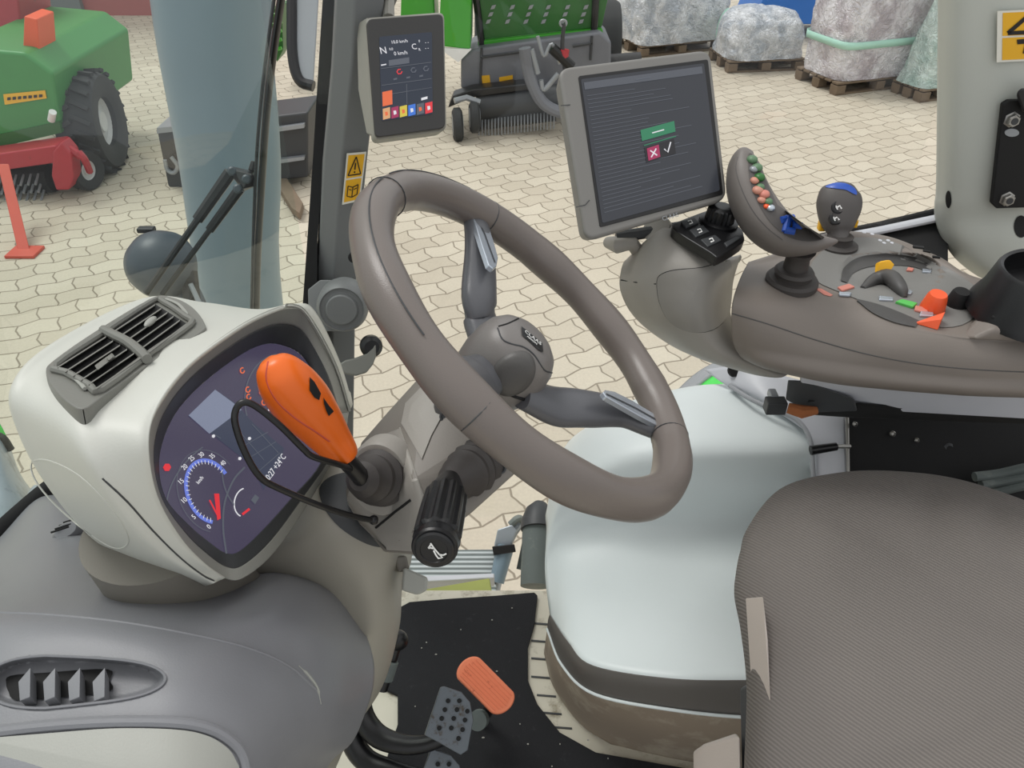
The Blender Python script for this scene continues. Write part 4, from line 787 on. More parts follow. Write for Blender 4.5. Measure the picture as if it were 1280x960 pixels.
# ---- horn lever
hl = thing('horn_lever', 'black ribbed stalk with white horn symbol on its end', 'lever', q(585, 590, .76))
A0 = q(598, 582, .765); A1 = q(562, 606, .715); AX = (A1 - A0).normalized(); L_ = (A1 - A0).length
B((lathe(A0, AX, [(.027, -.01), (.027, L_ * .1), (.024, L_ * .18), (.0255, L_ * .28), (.0225, L_ * .36), (.0235, L_ * .46), (.0205, L_ * .54), (.0205, L_ * .64), (.0175, L_ * .72), (.017, L_ * .85), (.011, L_ * 1.02), (.001, L_ * 1.03)], 36), 'rubber')).build('rubber_boot', hl)
h0, h1 = q(562, 600, .715), q(543, 686, .615); ha = (h1 - h0).normalized(); hl_ = (h1 - h0).length
n = 48; RR = []
for z, r, rb in ((0, .010, 0), (.01, .0125, 0), (.022, .0155, .0), (.03, .0178, .8e-3), (.06, .0185, .9e-3), (hl_ - .016, .0186, .9e-3), (hl_ - .014, .0165, 0), (hl_ - .010, .0165, 0), (hl_ - .009, .0182, 0), (hl_ - .002, .0182, 0), (hl_, .017, 0)):
    a = perp(ha); b_ = ha.cross(a); RR.append([h0 + ha * z + (a * math.cos(2 * math.pi * k / n) + b_ * math.sin(2 * math.pi * k / n)) * (r + (rb if k % 4 < 2 else -rb)) for k in range(n)])
B((rings(RR), 'black')).build('ribbed_grip', hl, ang=20)
bt = B((lathe(h1, ha, [(.0155, -.004), (.0155, .0012), (.014, .0026), (.011, .0028), (.0105, .0020), (.001, .0020)], 36), 'black')).build('horn_button', hl)
hp = Pl(h1 + ha * .0026, ha); cx, cy = 546, 688
hs = MB()
for sg in ([(-11, -4), (-3, -2), (3, 5), (8, 6)], [(-8, -9), (-3, -2)], [(-8, -7), (-10, -2)], [(3, 5), (7, 9), (2, 10), (-1, 6), (-4, 0)], [(8, 6), (12, 4)]): hs.add(strip(hp, [(cx + x, cy + y) for x, y in sg], 2.0, .0002), 'white')
hs.build('horn_symbol', bt)
# ---- small pale lever under the column
t = thing('column_release', 'small pale grey release tab under the steering column', 'lever', q(516, 742, .9))
B((hull([q(x, y, d) for d in (.86, .89) for x, y in ((504, 709), (510, 711), (535, 722), (534, 738), (522, 744), (502, 738))]), 'cowlight')).build('tab', t, bevel=.003)
B((hull([q(x, y, d) for d in (.88, .93) for x, y in ((492, 696), (508, 694), (512, 712), (498, 716))]), 'neck')).build('bracket', t, bevel=.003)
# ================================================================== MAT AND PEDALS
mo = [(512, 752), (560, 748), (620, 744), (668, 740), (672, 744), (668, 780), (660, 808), (660, 850), (672, 880), (700, 915), (745, 940), (830, 955), (930, 972), (1000, 1000), (1000, 1150), (500, 1150), (470, 1000), (486, 938), (497, 905), (497, 868), (480, 860), (455, 850), (440, 830), (460, 780)]
o = B((prism([qZ(x, y, 1.460) for x, y in mo], V((0, 0, -.009))), 'mat')).build('floor_mat', bevel=.002); tag(o, 'black carpet floor mat lying under the pedals', 'mat')
random.seed(7); cr = MB()
for x, y in ((533, 803), (527, 810), (545, 818), (519, 883), (621, 839), (640, 760), (700, 930), (735, 925), (760, 948), (615, 775), (576, 787), (650, 905), (660, 930), (604, 922), (690, 958), (640, 870)):
    cr.add(ellip(qZ(x, y, 1.4615), (.0022 * random.uniform(.5, 1.4), .0015, .0012), n=6, m=4), 'crumb')
c_o = cr.build('dust_crumbs', origin=qZ(560, 850, 1.46)); tag(c_o, 'pale crumbs and lint scattered on the black mat', 'dust'); c_o['kind'] = 'stuff'
t = thing('accelerator_pedal', 'worn orange oval accelerator pedal', 'pedal', qZ(625, 900, 1.462))
pz = Pl(q(607, 857, 1.26), V((.15, -.45, .85)))
ov = []
a = V((588, 837)); b_ = V((627, 876)); dd = (b_ - a).normalized(); nn = V((-dd.y, dd.x))
for k in range(40):
    an = 2 * math.pi * k / 40; c0 = b_ if math.cos(an) > 0 else a; ov.append(tuple(c0 + dd * (14 * math.cos(an)) + nn * (19 * math.sin(an))))
pad = B((prism([pz(x, y, 0) for x, y in ov], pz.n * -.012), 'pedo')).build('pad', t, bevel=.003)
for k in range(-3, 4):
    p = a + nn * (k * 4.6) - dd * (8 - abs(k) * 1.5); r_ = b_ + nn * (k * 4.6) + dd * (8 - abs(k) * 1.5); B((tube([pz(p.x, p.y, .0005), pz(r_.x, r_.y, .0005)], .0013, 6), 'pedo')).build('grip_rib', pad)
B((tube([pz(612, 862, -.012), q(612, 885, 1.33), q(600, 905, 1.40)], .009, 10), 'black'), (lathe(q(598, 900, 1.31), V((-.2, -.6, .7)), [(.001, -.01), (.016, -.01), (.016, .008), (.001, .010)], 20), 'dusty')).build('pedal_arm', t)
def brake(label, dx, dy, crop=None):
    t = thing('brake_pedal', label, 'pedal', q(470 + dx, 905 + dy, 1.3), 'pair of perforated brake pedals')
    bp = Pl(q(563 + dx, 905 + dy, 1.22), V((.25, -.55, .8)))
    cs = [(551, 859), (556, 858), (577, 865), (588, 878), (592, 900), (585, 938), (576, 944), (548, 928), (531, 919)]
    pp = B((prism([bp(x + dx, y + dy, 0) for x, y in cs], bp.n * -.008), 'pedm')).build('pedal_plate', t, bevel=.0015)
    for x, y in ((560, 876), (574, 876), (556, 887), (571, 887), (584, 889), (552, 898), (567, 898), (581, 900), (549, 910), (564, 910), (578, 912), (573, 923)):
        h = B((lathe(bp(x + dx, y + dy, 0), bp.n, [(.0052, -.001), (.0052, .0008), (.0038, .0012), (.0036, .0003), (.001, .0003)], 12), 'pedm')).build('grip_stud', pp); h.data.materials.append(M_['matte'])
        for f in h.data.polygons:
            if len(f.vertices) > 4 or (f.center.length and f.index >= 12 * 3): f.material_index = 1
    B((tube([q(560 + dx * .6, 920 + dy * .7, 1.235), q(530 + dx, 930 + dy * .5, 1.235), q(500 + dx, 930 + dy * .4, 1.24), q(470 + dx, 918 + dy * .4, 1.25), q(452 + dx, 890 + dy * .4, 1.26), q(450 + dx, 850 + dy * .4, 1.27)], [(.012, .012), (.012, .014), (.014, .016), (.016, .018), (.018, .018), (.018, .018)], 14, 5), 'black')).build('pedal_arm', t)
brake('perforated metal brake pedal next to the orange pedal', 0, 0)
brake('perforated brake pedal cut off by the bottom edge', -13, 79)
t = thing('pedal_linkage', 'black jointed linkage rod between pedestal and floor mat', 'linkage', q(470, 862, 1.3))
B((tube([q(497, 797, 1.2), q(491, 818, 1.2), q(482, 842, 1.2), q(476, 862, 1.2)], [.010, .009, .011, .010], 12), 'black')).build('rod', t)
B((ellip(q(497, 800, 1.195), (.016, .014, .018)), 'black')).build('ball_joint', t); B((tube([q(487, 826, 1.195), q(480, 848, 1.195)], .014, 12), 'dusty')).build('sleeve', t)
# ================================================================== PALE COVER BESIDE SEAT
cv = thing('storage_cover', 'large pale grey moulded cover between mat and seat', 'cover', qZ(800, 900, 1.452))
rows = [
 [(700, 640, 1.66), (705, 560, 1.66), (765, 520, 1.62), (850, 500, 1.62), (930, 495, 1.62), (1080, 500, 1.6)],
 [(683, 640, 1.53), (698, 580, 1.53), (760, 517, 1.50), (850, 488, 1.48), (930, 482, 1.47), (1080, 482, 1.46)],
 [(683, 662, 1.47), (706, 612, 1.43), (770, 572, 1.385), (850, 558, 1.358), (950, 554, 1.348), (1080, 552, 1.34)],
 [(682, 684, 1.455), (707, 645, 1.435), (773, 618, 1.405), (850, 605, 1.385), (950, 600, 1.375), (1080, 600, 1.37)],
 [(681, 705, 1.45), (708, 680, 1.44), (775, 660, 1.435), (850, 654, 1.432), (950, 652, 1.43), (1080, 648, 1.43)],
 [(682, 728, 1.43), (714, 716, 1.40), (780, 708, 1.385), (860, 703, 1.384), (950, 698, 1.384), (1080, 695, 1.38)],
 [(685, 752, 1.40), (715, 762, 1.32), (780, 772, 1.275), (860, 772, 1.26), (950, 770, 1.26), (1080, 765, 1.26)],
 [(687, 768, 1.385), (710, 802, 1.275), (742, 832, 1.205), (840, 848, 1.15), (940, 850, 1.14), (1080, 848, 1.13)]]
B((net(rows, 7, 7), 'fender')).build('lid', cv, sol=.003, ang=60)
bl = [rows[-1], [(685, 775, 1.388), (706, 812, 1.282), (738, 843, 1.21), (838, 860, 1.15), (940, 862, 1.14), (1080, 860, 1.13)], [(684, 786, 1.40), (703, 832, 1.30), (744, 868, 1.218), (838, 887, 1.165), (940, 897, 1.155), (1080, 900, 1.14)]]
B((net(bl, 5, 7), 'fband')).build('dark_band', cv, sol=.003)
B((tube([q(x, y, d - .002) for x, y, d in cat(bl[2], 6)], .0025, 8), 'fender')).build('pale_seam', cv)
B((net([bl[2], [(682, 800, 1.42), (699, 846, 1.34), (742, 885, 1.27), (835, 912, 1.22), (940, 925, 1.21), (1080, 930, 1.2)], [(680, 815, 1.49), (695, 862, 1.42), (742, 915, 1.365), (830, 945, 1.345), (940, 962, 1.33), (1080, 975, 1.32)], [(680, 820, 1.56), (696, 866, 1.46), (743, 918, 1.38), (830, 948, 1.355), (940, 966, 1.345), (1080, 978, 1.33)]], 6, 7), 'fbrown')).build('side_wall', cv, sol=.003, ang=60)
# trim post and latch lever behind the seat
t = thing('side_trim', 'white grey curved trim between pale cover and black panel', 'trim panel', q(1000, 600, 1.38))
B((net([[(880, 462, 1.50), (915, 458, 1.45), (950, 462, 1.42), (1000, 475, 1.40), (1060, 490, 1.39)], [(905, 480, 1.46), (930, 488, 1.42), (965, 500, 1.38), (1015, 512, 1.365), (1060, 515, 1.36)], [(940, 500, 1.44), (965, 512, 1.40), (995, 528, 1.355), (1030, 540, 1.34), (1058, 542, 1.335)], [(980, 515, 1.42), (1002, 530, 1.37), (1016, 552, 1.335), (1038, 568, 1.325), (1058, 570, 1.32)], [(1000, 530, 1.40), (1014, 560, 1.345), (1021, 590, 1.32), (1040, 605, 1.31), (1060, 605, 1.305)], [(1004, 560, 1.39), (1016, 600, 1.33), (1024, 625, 1.31), (1042, 635, 1.30), (1060, 635, 1.295)]], 6, 6), 'trimw')).build('panel', t, sol=.003)
B((tube([q(x, y, d) for x, y, d in ((912, 482, 1.445), (935, 497, 1.40), (962, 510, 1.37), (995, 524, 1.345), (1012, 548, 1.325), (1016, 585, 1.315), (1018, 630, 1.31))], .004, 10, 5), 'gfend')).build('edge_bead', t)
B((lathe(q(918, 463, 1.44), V((.2, -.7, .6)), [(.001, .003), (.012, .003), (.012, -.004), (.001, -.006)], 14), 'matte')).build('hole', t)
t = thing('release_lever', 'small black lever on silver rod above the seat', 'lever', q(1056, 566, 1.32))
B((tube([q(1013, 563, 1.285), q(1046, 558, 1.285)], [.008, .0065], 14), 'black')).build('lever_grip', t, bevel=.001); B((tube([q(1046, 558, 1.285), q(1062, 558, 1.30)], .0035, 10), 'steel')).build('lever_rod', t)
t = thing('seat_side_box', 'black panel behind the seat under the armrest rail', 'panel', q(1150, 640, 1.34))
B((hull([q(x, y, d) for x, y, d in ((1058, 520, 1.33), (1400, 530, 1.28), (1400, 680, 1.26), (1058, 640, 1.29), (1058, 520, 1.42), (1400, 530, 1.4), (1400, 680, 1.38), (1058, 640, 1.38))]), 'matte')).build('box', t, bevel=.004)
B((tube([q(1059, 522, 1.325), q(1060, 590, 1.30)], .003, 8), 'steel')).build('edge_rod', t)
for x, y, r in ((1185, 561, .010), (1115, 542, .005), (1145, 550, .004), (1068, 530, .004)): B((lathe(q(x, y, 1.305 + (560 - y) * .0004), V((0, -.8, .5)), [(r, 0), (r, .004), (r * .6, .006), (r * .5, .003), (.001, .003)], 12), 'steel' if r < .006 else 'dark')).build('bolt', t)
for k, (y0, y1) in enumerate(((592, 588), (602, 600), (614, 610))):
    o = B((tube([q(1218 + k * 8, y0 + 4, 1.24), q(1250, y0, 1.24), q(1300, y1 - 6, 1.22), q(1400, y1 - 12, 1.2)], .0075, 10, 4), 'dusty')).build('hose'); tag(o, 'dark ribbed hose behind the seat at right edge', 'hose', 'dark hoses lying behind the seat')
# ================================================================== ARMREST CONSOLE
con = thing('armrest_console', 'brown grey armrest console with coloured switches at right', 'console', q(1100, 500, 1.08))
def warp_con(px, py, d):
    def el(cx, cy, rx, ry, dep, p=4):
        r = abs((px - cx) / rx) ** p + abs((py - cy) / ry) ** 2
        return dep * min(1, (1 - r) * 1.6) if r < 1 else 0
    d += el(1112, 340, 64, 24, .022)
    return d
crow = [
 [(950, 350, 1.30), (1000, 335, 1.34), (1060, 318, 1.38), (1120, 325, 1.36), (1180, 345, 1.32), (1240, 372, 1.28), (1400, 390, 1.25)],
 [(938, 328, 1.15), (985, 312, 1.18), (1040, 290, 1.23), (1108, 295, 1.215), (1172, 320, 1.165), (1235, 350, 1.12), (1400, 362, 1.10)],
 [(932, 334, 1.10), (978, 324, 1.14), (1040, 310, 1.18), (1110, 318, 1.165), (1172, 338, 1.13), (1235, 362, 1.09), (1400, 372, 1.07)],
 [(926, 346, 1.06), (972, 343, 1.085), (1040, 340, 1.11), (1112, 356, 1.085), (1175, 372, 1.06), (1238, 384, 1.04), (1400, 388, 1.03)],
 [(920, 362, 1.03), (965, 360, 1.04), (1040, 367, 1.05), (1110, 392, 1.02), (1170, 410, 1.0), (1236, 418, .985), (1400, 412, .975)],
 [(916, 380, 1.02), (958, 380, 1.02), (1040, 390, 1.025), (1110, 408, 1.005), (1170, 420, .99), (1236, 428, .98), (1400, 424, .97)],
 [(914, 400, 1.03), (955, 408, 1.02), (1040, 420, 1.02), (1110, 434, 1.0), (1170, 443, .99), (1236, 450, .98), (1400, 450, .97)],
 [(917, 430, 1.055), (952, 436, 1.035), (1040, 450, 1.025), (1110, 460, 1.01), (1170, 467, 1.0), (1236, 472, .99), (1400, 474, .98)],
 [(930, 450, 1.09), (962, 462, 1.06), (1040, 478, 1.045), (1110, 486, 1.03), (1170, 491, 1.02), (1236, 495, 1.01), (1400, 499, 1.0)],
 [(945, 452, 1.20), (980, 462, 1.18), (1040, 475, 1.16), (1110, 483, 1.15), (1170, 488, 1.14), (1236, 492, 1.13), (1400, 495, 1.12)]]
cb = B((net(crow, 18, 22, warp_con), 'cons')).build('body', con, sol=.003, ang=60)
bvk = bvh(cb)
B((tube([on(bvk, x, y, -.0002) for x, y in cat([(915, 392), (960, 405), (1020, 425), (1085, 443), (1150, 455), (1220, 462), (1300, 466)], 6)], .0009, 6), 'consd')).build('body_seam', con)
K = lambda x, y, o=.0: on(bvk, x, y, o)
CN = V((0, -.12, 1)).normalized()
# rear block with cup
B((hull([K(1200, 424, -.01), K(1214, 420, .0), q(1206, 414, 1.0), q(1234, 383, 1.0), q(1300, 372, 1.0), q(1400, 372, 1.0), q(1400, 418, .95), q(1240, 412, .965), q(1215, 424, .975), q(1400, 430, .96), q(1240, 380, 1.06), q(1400, 372, 1.1)]), 'cons')).build('rear_block', con, bevel=.006)
cup = lathe(q(1300, 388, 1.0), V((-.03, 0, 1)), [(.084, -.004), (.082, .004), (.072, .022), (.063, .052), (.060, .056), (.056, .054), (.055, .03), (.001, .03)], 48)
B((cup, 'black')).build('cup_holder', con)
B((tube([q(1240, 396, .975), q(1262, 404, .965), q(1400, 405, .955)], .0022, 8), 'matte')).build('cup_seam', con)
# painted shade on the tray wall
def band(bv, A_, B_, off_, k=6):
    A_ = cat(A_, 6); B_ = cat(B_, 6); vs = []
    for i in range(k + 1): vs += [on(bv, a[0] + (b[0] - a[0]) * i / k, a[1] + (b[1] - a[1]) * i / k, off_) for a, b in zip(A_, B_)]
    return vs, gridfaces(k + 1, len(A_))
B((drape(bvk, cat([(1012, 335), (1030, 312), (1052, 299), (1108, 300), (1165, 326), (1205, 348), (1230, 374), (1212, 402), (1180, 410), (1140, 401), (1080, 378), (1050, 366), (1020, 352)], 3, True), .001, K_=16), 'contop')).build('top_plate', con)
B((band(bvk, [(1050, 352), (1055, 334), (1078, 320), (1120, 317), (1150, 322), (1166, 334)], [(1058, 355), (1066, 343), (1086, 335), (1120, 333), (1145, 336), (1165, 345)], .002, 12), 'consd')).build('tray_wall_shade', con)  # dark band draped on the tray's back wall to deepen its shade
# switches
def knob(x, y, r, h, mat, nm='rotary_knob', tw=.8): B((lathe(K(x, y, -.002), CN, [(r, 0), (r * 1.02, h * .12), (r * tw, h * .85), (r * tw * .85, h), (.001, h)], 20), mat)).build(nm, con)
knob(1165, 386, .0155, .026, 'knobo'); knob(1195, 381, .0145, .024, 'matte')
def rock(cs, h, mat, nm):
    b = [K(x, y, 0) for x, y in cs]; B((prism(b, CN * h), mat)).build(nm, con, bevel=.0015)
B((hull([K(1141, 404, 0), K(1172, 413, 0), K(1175, 400, 0), K(1150, 402, 0), K(1172, 410, 0) + CN * .014, K(1176, 402, 0) + CN * .016, K(1152, 404) + CN * .006]), 'knobo')).build('orange_rocker', con, bevel=.002)
rock([(1118, 380), (1126, 377), (1146, 382), (1140, 387)], .005, 'green', 'green_button')
for cs, m in (([(1046, 361), (1060, 357), (1068, 361), (1052, 366)], 'pink'), ([(1048, 367), (1064, 368), (1062, 372), (1048, 371)], 'silver'), ([(1098, 372), (1116, 374), (1116, 378), (1098, 377)], 'silver'), ([(1143, 384), (1160, 388), (1158, 394), (1142, 390)], 'pink'), ([(1150, 391), (1166, 393), (1166, 398), (1148, 397)], 'silver'), ([(1128, 363), (1140, 366), (1138, 370), (1126, 368)], 'silver'), ([(1134, 336), (1142, 338), (1140, 341), (1132, 340)], 'pink'), ([(1152, 338), (1164, 340), (1163, 343), (1152, 342)], 'silver'), ([(1100, 334), (1108, 335), (1107, 338), (1099, 338)], 'pink')): rock(cs, .004, m, 'push_button')
B((drape(bvk, [(1018, 361), (1026, 361), (1041, 369), (1038, 371), (1030, 369)], .0006), 'pink')).build('printed_mark', con)
for x, y in ((1100, 301), (1105, 304), (1110, 301), (1115, 304), (1090, 293), (1080, 291)): B((lathe(K(x, y, -.001), CN, [(.003, 0), (.003, .002), (.001, .0025)], 10), 'trimw')).build('indicator_light', con)
for x, y in ((1148, 309), (1158, 315), (1170, 322)): B((box(K(x, y, .001), (.010, .004, .002), V((1, -.3, 0)), V((.3, 1, 0))), 'matte')).build('speaker_slot', con)
# throttle lever
B((tube([K(1078, 361, 0), K(1092, 355, .006), K(1110, 357, .012), K(1124, 366, .006), K(1130, 372, 0)], [.004, .009, .011, .009, .004], 14, 4), 'consd')).build('throttle_slide', con)
B((hull([K(1090, 353, .012), K(1108, 355, .012), K(1092, 351, .03), K(1104, 350, .032), K(1112, 352, .026), K(1088, 347, .022)]), 'yellow')).build('yellow_throttle_tip', con, bevel=.002)
B((tube([K(x, y, .0) for x, y in cat([(1072, 377), (1095, 392), (1120, 402), (1142, 408)], 4)], [.0016] * 13, 8), 'consd')).build('recess_line', con)
B((band(bvk, [(1070, 375), (1095, 381), (1120, 390), (1148, 402)], [(1071, 377), (1090, 392), (1115, 403), (1144, 410)], .002), 'consd')).build('finger_recess_shade', con)  # recess drawn by a dark strip, its shade put into the colour
# rail and bracket below the console
t = thing('armrest_rail', 'pale rail with black bracket carrying the armrest console', 'rail', q(1150, 520, 1.2))
B((hull([q(x, y, d) for x, y, d in ((1000, 470, 1.13), (1090, 485, 1.10), (1400, 497, 1.06), (1400, 530, 1.09), (1130, 515, 1.15), (1060, 505, 1.17), (1000, 485, 1.16), (1000, 470, 1.22), (1400, 497, 1.18))]), 'trimw')).build('pale_rail', t, bevel=.003)
B((hull([q(x, y, d) for x, y, d in ((985, 475, 1.15), (1010, 476, 1.14), (1068, 498, 1.13), (1072, 514, 1.15), (1010, 516, 1.18), (982, 500, 1.18), (985, 475, 1.25), (1070, 505, 1.25))]), 'dark')).build('bracket', t, bevel=.003)
B((hull([q(x, y, d) for x, y, d in ((1010, 500, 1.16), (1080, 508, 1.15), (1400, 524, 1.09), (1400, 534, 1.11), (1060, 522, 1.2), (1000, 518, 1.2), (1400, 528, 1.2))]), 'matte')).build('lower_bar', t, bevel=.002)
B((box(q(969, 507, 1.2), (.03, .02, .022)), 'dark'), (box(q(966, 494, 1.21), (.012, .02, .012)), 'greyl')).build('clamp_block', t, bevel=.002)
B((tube([q(985, 510, 1.165), q(1003, 515, 1.16), q(1021, 513, 1.16)], [.008, .010, .006], 9), 'rust')).build('rusty_clip', t)
# ---- multifunction joystick
jy = thing('multifunction_joystick', 'crescent shaped joystick with coloured thumb buttons on console', 'joystick', K(990, 352, 0))
J = [(934, 189, 1.03, 8, .010), (930, 197, 1.03, 14, .02), (929, 212, 1.03, 19, .026), (933, 235, 1.025, 23, .030), (944, 260, 1.02, 25, .032), (960, 281, 1.015, 25, .032), (981, 297, 1.01, 22, .030), (1003, 304, 1.01, 16, .027), (1025, 305, 1.01, 9, .022), (1040, 303, 1.01, 4, .012), (1045, 302, 1.01, 2, .006)]
pts = [q(a, b, d) for a, b, d, *_ in J]
jb = []
RJ = []
kk = cat([tuple(p) + (w_, tk) for p, (_, _, _, w_, tk) in zip(pts, J)], 5)
for i, p in enumerate(kk):
    P_ = V(p[:3]); a_ = V(kk[max(i - 1, 0)][:3]); b_ = V(kk[min(i + 1, len(kk) - 1)][:3]); t_ = (b_ - a_).normalized()
    vw = FW; side = t_.cross(vw).normalized(); dp = side.cross(t_).normalized(); r = []
    for k in range(36):
        an = 2 * math.pi * k / 36; x = math.copysign(abs(math.cos(an)) ** .75, math.cos(an)); y = math.copysign(abs(math.sin(an)) ** .75, math.sin(an)); r.append(P_ + side * (x * p[3] * .00102) + dp * (y * p[4]))
    RJ.append(r)
jo = B((rings(RJ), 'joy')).build('handle', jy, ang=70)
bj = bvh(jo)
B((tube([on(bj, x, y, -.0003) for x, y in cat([(922, 196), (920, 212), (927, 236), (940, 262), (958, 284), (978, 300)], 5)], .0008, 6), 'joyt')).build('handle_seam', jo)
B((drape(bj, cat([(936, 192), (946, 204), (953, 225), (962, 250), (978, 268), (1005, 285), (1030, 297), (1010, 302), (985, 296), (965, 280), (948, 255), (937, 225)], 3, True), .001), 'joyt')).build('button_face', jo)
for i, (x, y, m, r) in enumerate(((940, 200, 'sage', 5), (946, 210, 'sage', 5), (942, 212, 'greyl', 4), (949, 222, 'gd', 5), (943, 226, 'peach', 4), (950, 234, 'sage', 4), (947, 238, 'peach', 5), (955, 243, 'pink', 5), (952, 250, 'peach', 4), (960, 252, 'sage', 4), (963, 260, 'silver', 4), (958, 258, 'knobo', 3))):
    B((ellip(on(bj, x, y, .001), (r * .0014, r * .0016, r * .0010), n=12, m=8), m)).build('thumb_button', jo)
for pts_ in ([(976, 276), (990, 274)], [(984, 272), (981, 290)], [(990, 282), (1000, 284)], [(980, 288), (992, 290)]): B((tube([on(bj, x, y, .003) for x, y in pts_], .0045, 8), 'blue')).build('blue_rocker', jo)
B((lathe(q(990, 350, 1.055), V((.02, -.05, 1)), [(.034, -.006), (.034, .001), (.031, .005), (.024, .006), (.024, .010), (.026, .013), (.023, .017), (.016, .018), (.016, .024), (.015, .034), (.02, .044), (.001, .045)], 40), 'rubber')).build('rubber_boot', jy)
# ---- cross lever
j2 = thing('auxiliary_joystick', 'small pear shaped joystick with blue top on console', 'joystick', q(1048, 302, 1.2))
J2 = [(1048, 304, 1.18, 12, .014), (1048, 292, 1.18, 13, .014), (1048, 284, 1.18, 19, .018), (1048, 270, 1.18, 25, .022), (1049, 255, 1.18, 28, .024), (1049, 242, 1.18, 25, .022), (1050, 233, 1.18, 18, .016), (1050, 228, 1.18, 6, .006)]
jh = B((tube([q(a, b, d) for a, b, d, *_ in J2], [(tk, w_ * .00118) for *_, w_, tk in J2], 32, 5, ref=FW), 'joyt')).build('handle', j2, ang=70)
b2 = bvh(jh)
for x, y in ((1048, 259), (1045, 273)):
    bb = B((lathe(on(b2, x, y, -.001), -FW, [(.0095, -.004), (.0095, .0004), (.008, .0012), (.0075, .0004), (.001, .0004)], 24), 'black')).build('round_button', jh)
    bpn = Pl(on(b2, x, y, -.001) - FW * .0012, -FW); B((strip(bpn, [(x - 3, y + 1), (x + 2, y - 2), (x + 4, y + 2)], 2, .0006), 'white'), (strip(bpn, [(x - 3, y - 2), (x - 1, y + 3)], 1.6, .0006), 'white')).build('arrow_symbol', bb)
B((drape(b2, cat([(1032, 234), (1042, 229.5), (1056, 229.5), (1068, 236), (1070, 244), (1058, 238), (1044, 236)], 3, True), .001), 'blue')).build('blue_cap', jh)
B((box(q(1028, 281, 1.19), (.012, .012, .018)), 'yellow'), ).build('yellow_button', jh, bevel=.003)
B((box(q(1069, 279, 1.19), (.006, .01, .012)), 'yellow'), ).build('yellow_button', jh, bevel=.002)
B((lathe(q(1048, 305, 1.18), V((0, 0, 1)), [(.028, -.006), (.028, 0), (.02, .003), (.018, .010), (.019, .013), (.001, .014)], 28), 'rubber')).build('rubber_boot', j2)
# ================================================================== MONITOR ON BRACKET
br = thing('monitor_bracket', 'grey moulded bracket with black keypad under the big monitor', 'bracket', q(880, 460, 1.2))
rows = [
 [(800, 330, 1.16), (812, 306, 1.14), (840, 285, 1.12), (870, 290, 1.12), (905, 315, 1.15), (925, 325, 1.2)],
 [(782, 325, 1.12), (805, 303, 1.08), (835, 284, 1.06), (875, 305, 1.05), (905, 322, 1.08), (926, 318, 1.14)],
 [(775, 345, 1.11), (800, 335, 1.06), (835, 325, 1.03), (875, 330, 1.02), (905, 330, 1.05), (924, 326, 1.12)],
 [(776, 365, 1.11), (800, 360, 1.06), (835, 358, 1.03), (875, 356, 1.02), (900, 352, 1.05), (917, 350, 1.12)],
 [(788, 390, 1.12), (812, 392, 1.07), (840, 395, 1.04), (875, 395, 1.035), (900, 385, 1.07), (914, 378, 1.13)],
 [(812, 414, 1.14), (838, 422, 1.09), (862, 428, 1.07), (888, 425, 1.06), (908, 412, 1.09), (916, 400, 1.14)],
 [(850, 438, 1.17), (872, 447, 1.12), (895, 453, 1.10), (915, 452, 1.09), (932, 448, 1.1), (945, 440, 1.14)],
 [(885, 450, 1.22), (905, 458, 1.18), (925, 464, 1.16), (950, 470, 1.14), (975, 472, 1.14), (990, 465, 1.16)]]
bb = B((net(rows, 7, 7), 'arm')).build('body', br, sol=.004, ang=60); bvm = bvh(bb)
ip = cat([(822, 352), (828, 343), (845, 338), (878, 335), (905, 327), (913, 330), (914, 365), (908, 395), (890, 412), (862, 414), (838, 402), (825, 378)], 3, True)
B((tube([on(bvm, x, y, -.0003) for x, y in ip], .0016, 6, closed=True), 'matte')).build('inset_groove', br)
B((drape(bvm, ip, .0016), 'armd')).build('inset_panel', br)
B((tube([on(bvm, x, y, -.0003) for x, y in ((776, 350), (795, 353), (820, 355))], .001, 6), 'matte')).build('body_seam', br)
KP = plane3(q(842, 280, 1.05), q(888, 262, 1.10), q(893, 316, 1.0))
kc = cat([(841, 281), (846, 277), (886, 262), (896, 262), (925, 284), (930, 294), (928, 303), (900, 320), (893, 319), (886, 314), (846, 289)], 3, True)
B((prism([KP(x, y, .004) for x, y in kc], KP.n * -.014), 'black')).build('keypad', br, bevel=.002)
for cs in ([(851, 277), (868, 271), (874, 278), (858, 284)], [(862, 287), (879, 281), (887, 289), (870, 296)], [(876, 299), (894, 293), (902, 300), (885, 308)], [(905, 303), (921, 295), (926, 297), (909, 308)]):
    kb = B((prism([KP(x, y, .006) for x, y in cs], KP.n * -.004), 'dark')).build('key', br, bevel=.001)
    mx_ = sum(p[0] for p in cs) / 4; my_ = sum(p[1] for p in cs) / 4
    if mx_ < 900: B((strip(KP, [(mx_ - 3, my_ - 1), (mx_ + 1, my_ - 2.5), (mx_ + 3, my_ + 1), (mx_ - 1, my_ + 2.5)], 1.5, .0065), 'white')).build('key_symbol', kb)
kk0 = KP(898, 278, .004)
B((lathe(kk0, KP.n, [(.026, 0), (.026, .003), (.021, .005), (.001, .005)], 32), 'black')).build('knob_base', br)
n = 40; RR = []
a = perp(KP.n); b_ = KP.n.cross(a)
for z, r, rb in ((.004, .019, .0008), (.020, .018, .0008), (.022, .0165, 0), (.024, .012, 0)): RR.append([kk0 + KP.n * z + (a * math.cos(2 * math.pi * k / n) + b_ * math.sin(2 * math.pi * k / n)) * (r + (rb if k % 2 else -rb)) for k in range(n)])
B((rings(RR), 'black')).build('rotary_knob', br, ang=20)
B((tube([q(760, 303, 1.1), q(772, 306, 1.08), q(790, 304, 1.08), q(800, 318, 1.1)], [.008, .012, .010, .009], 12), 'arm')).build('pivot', br)
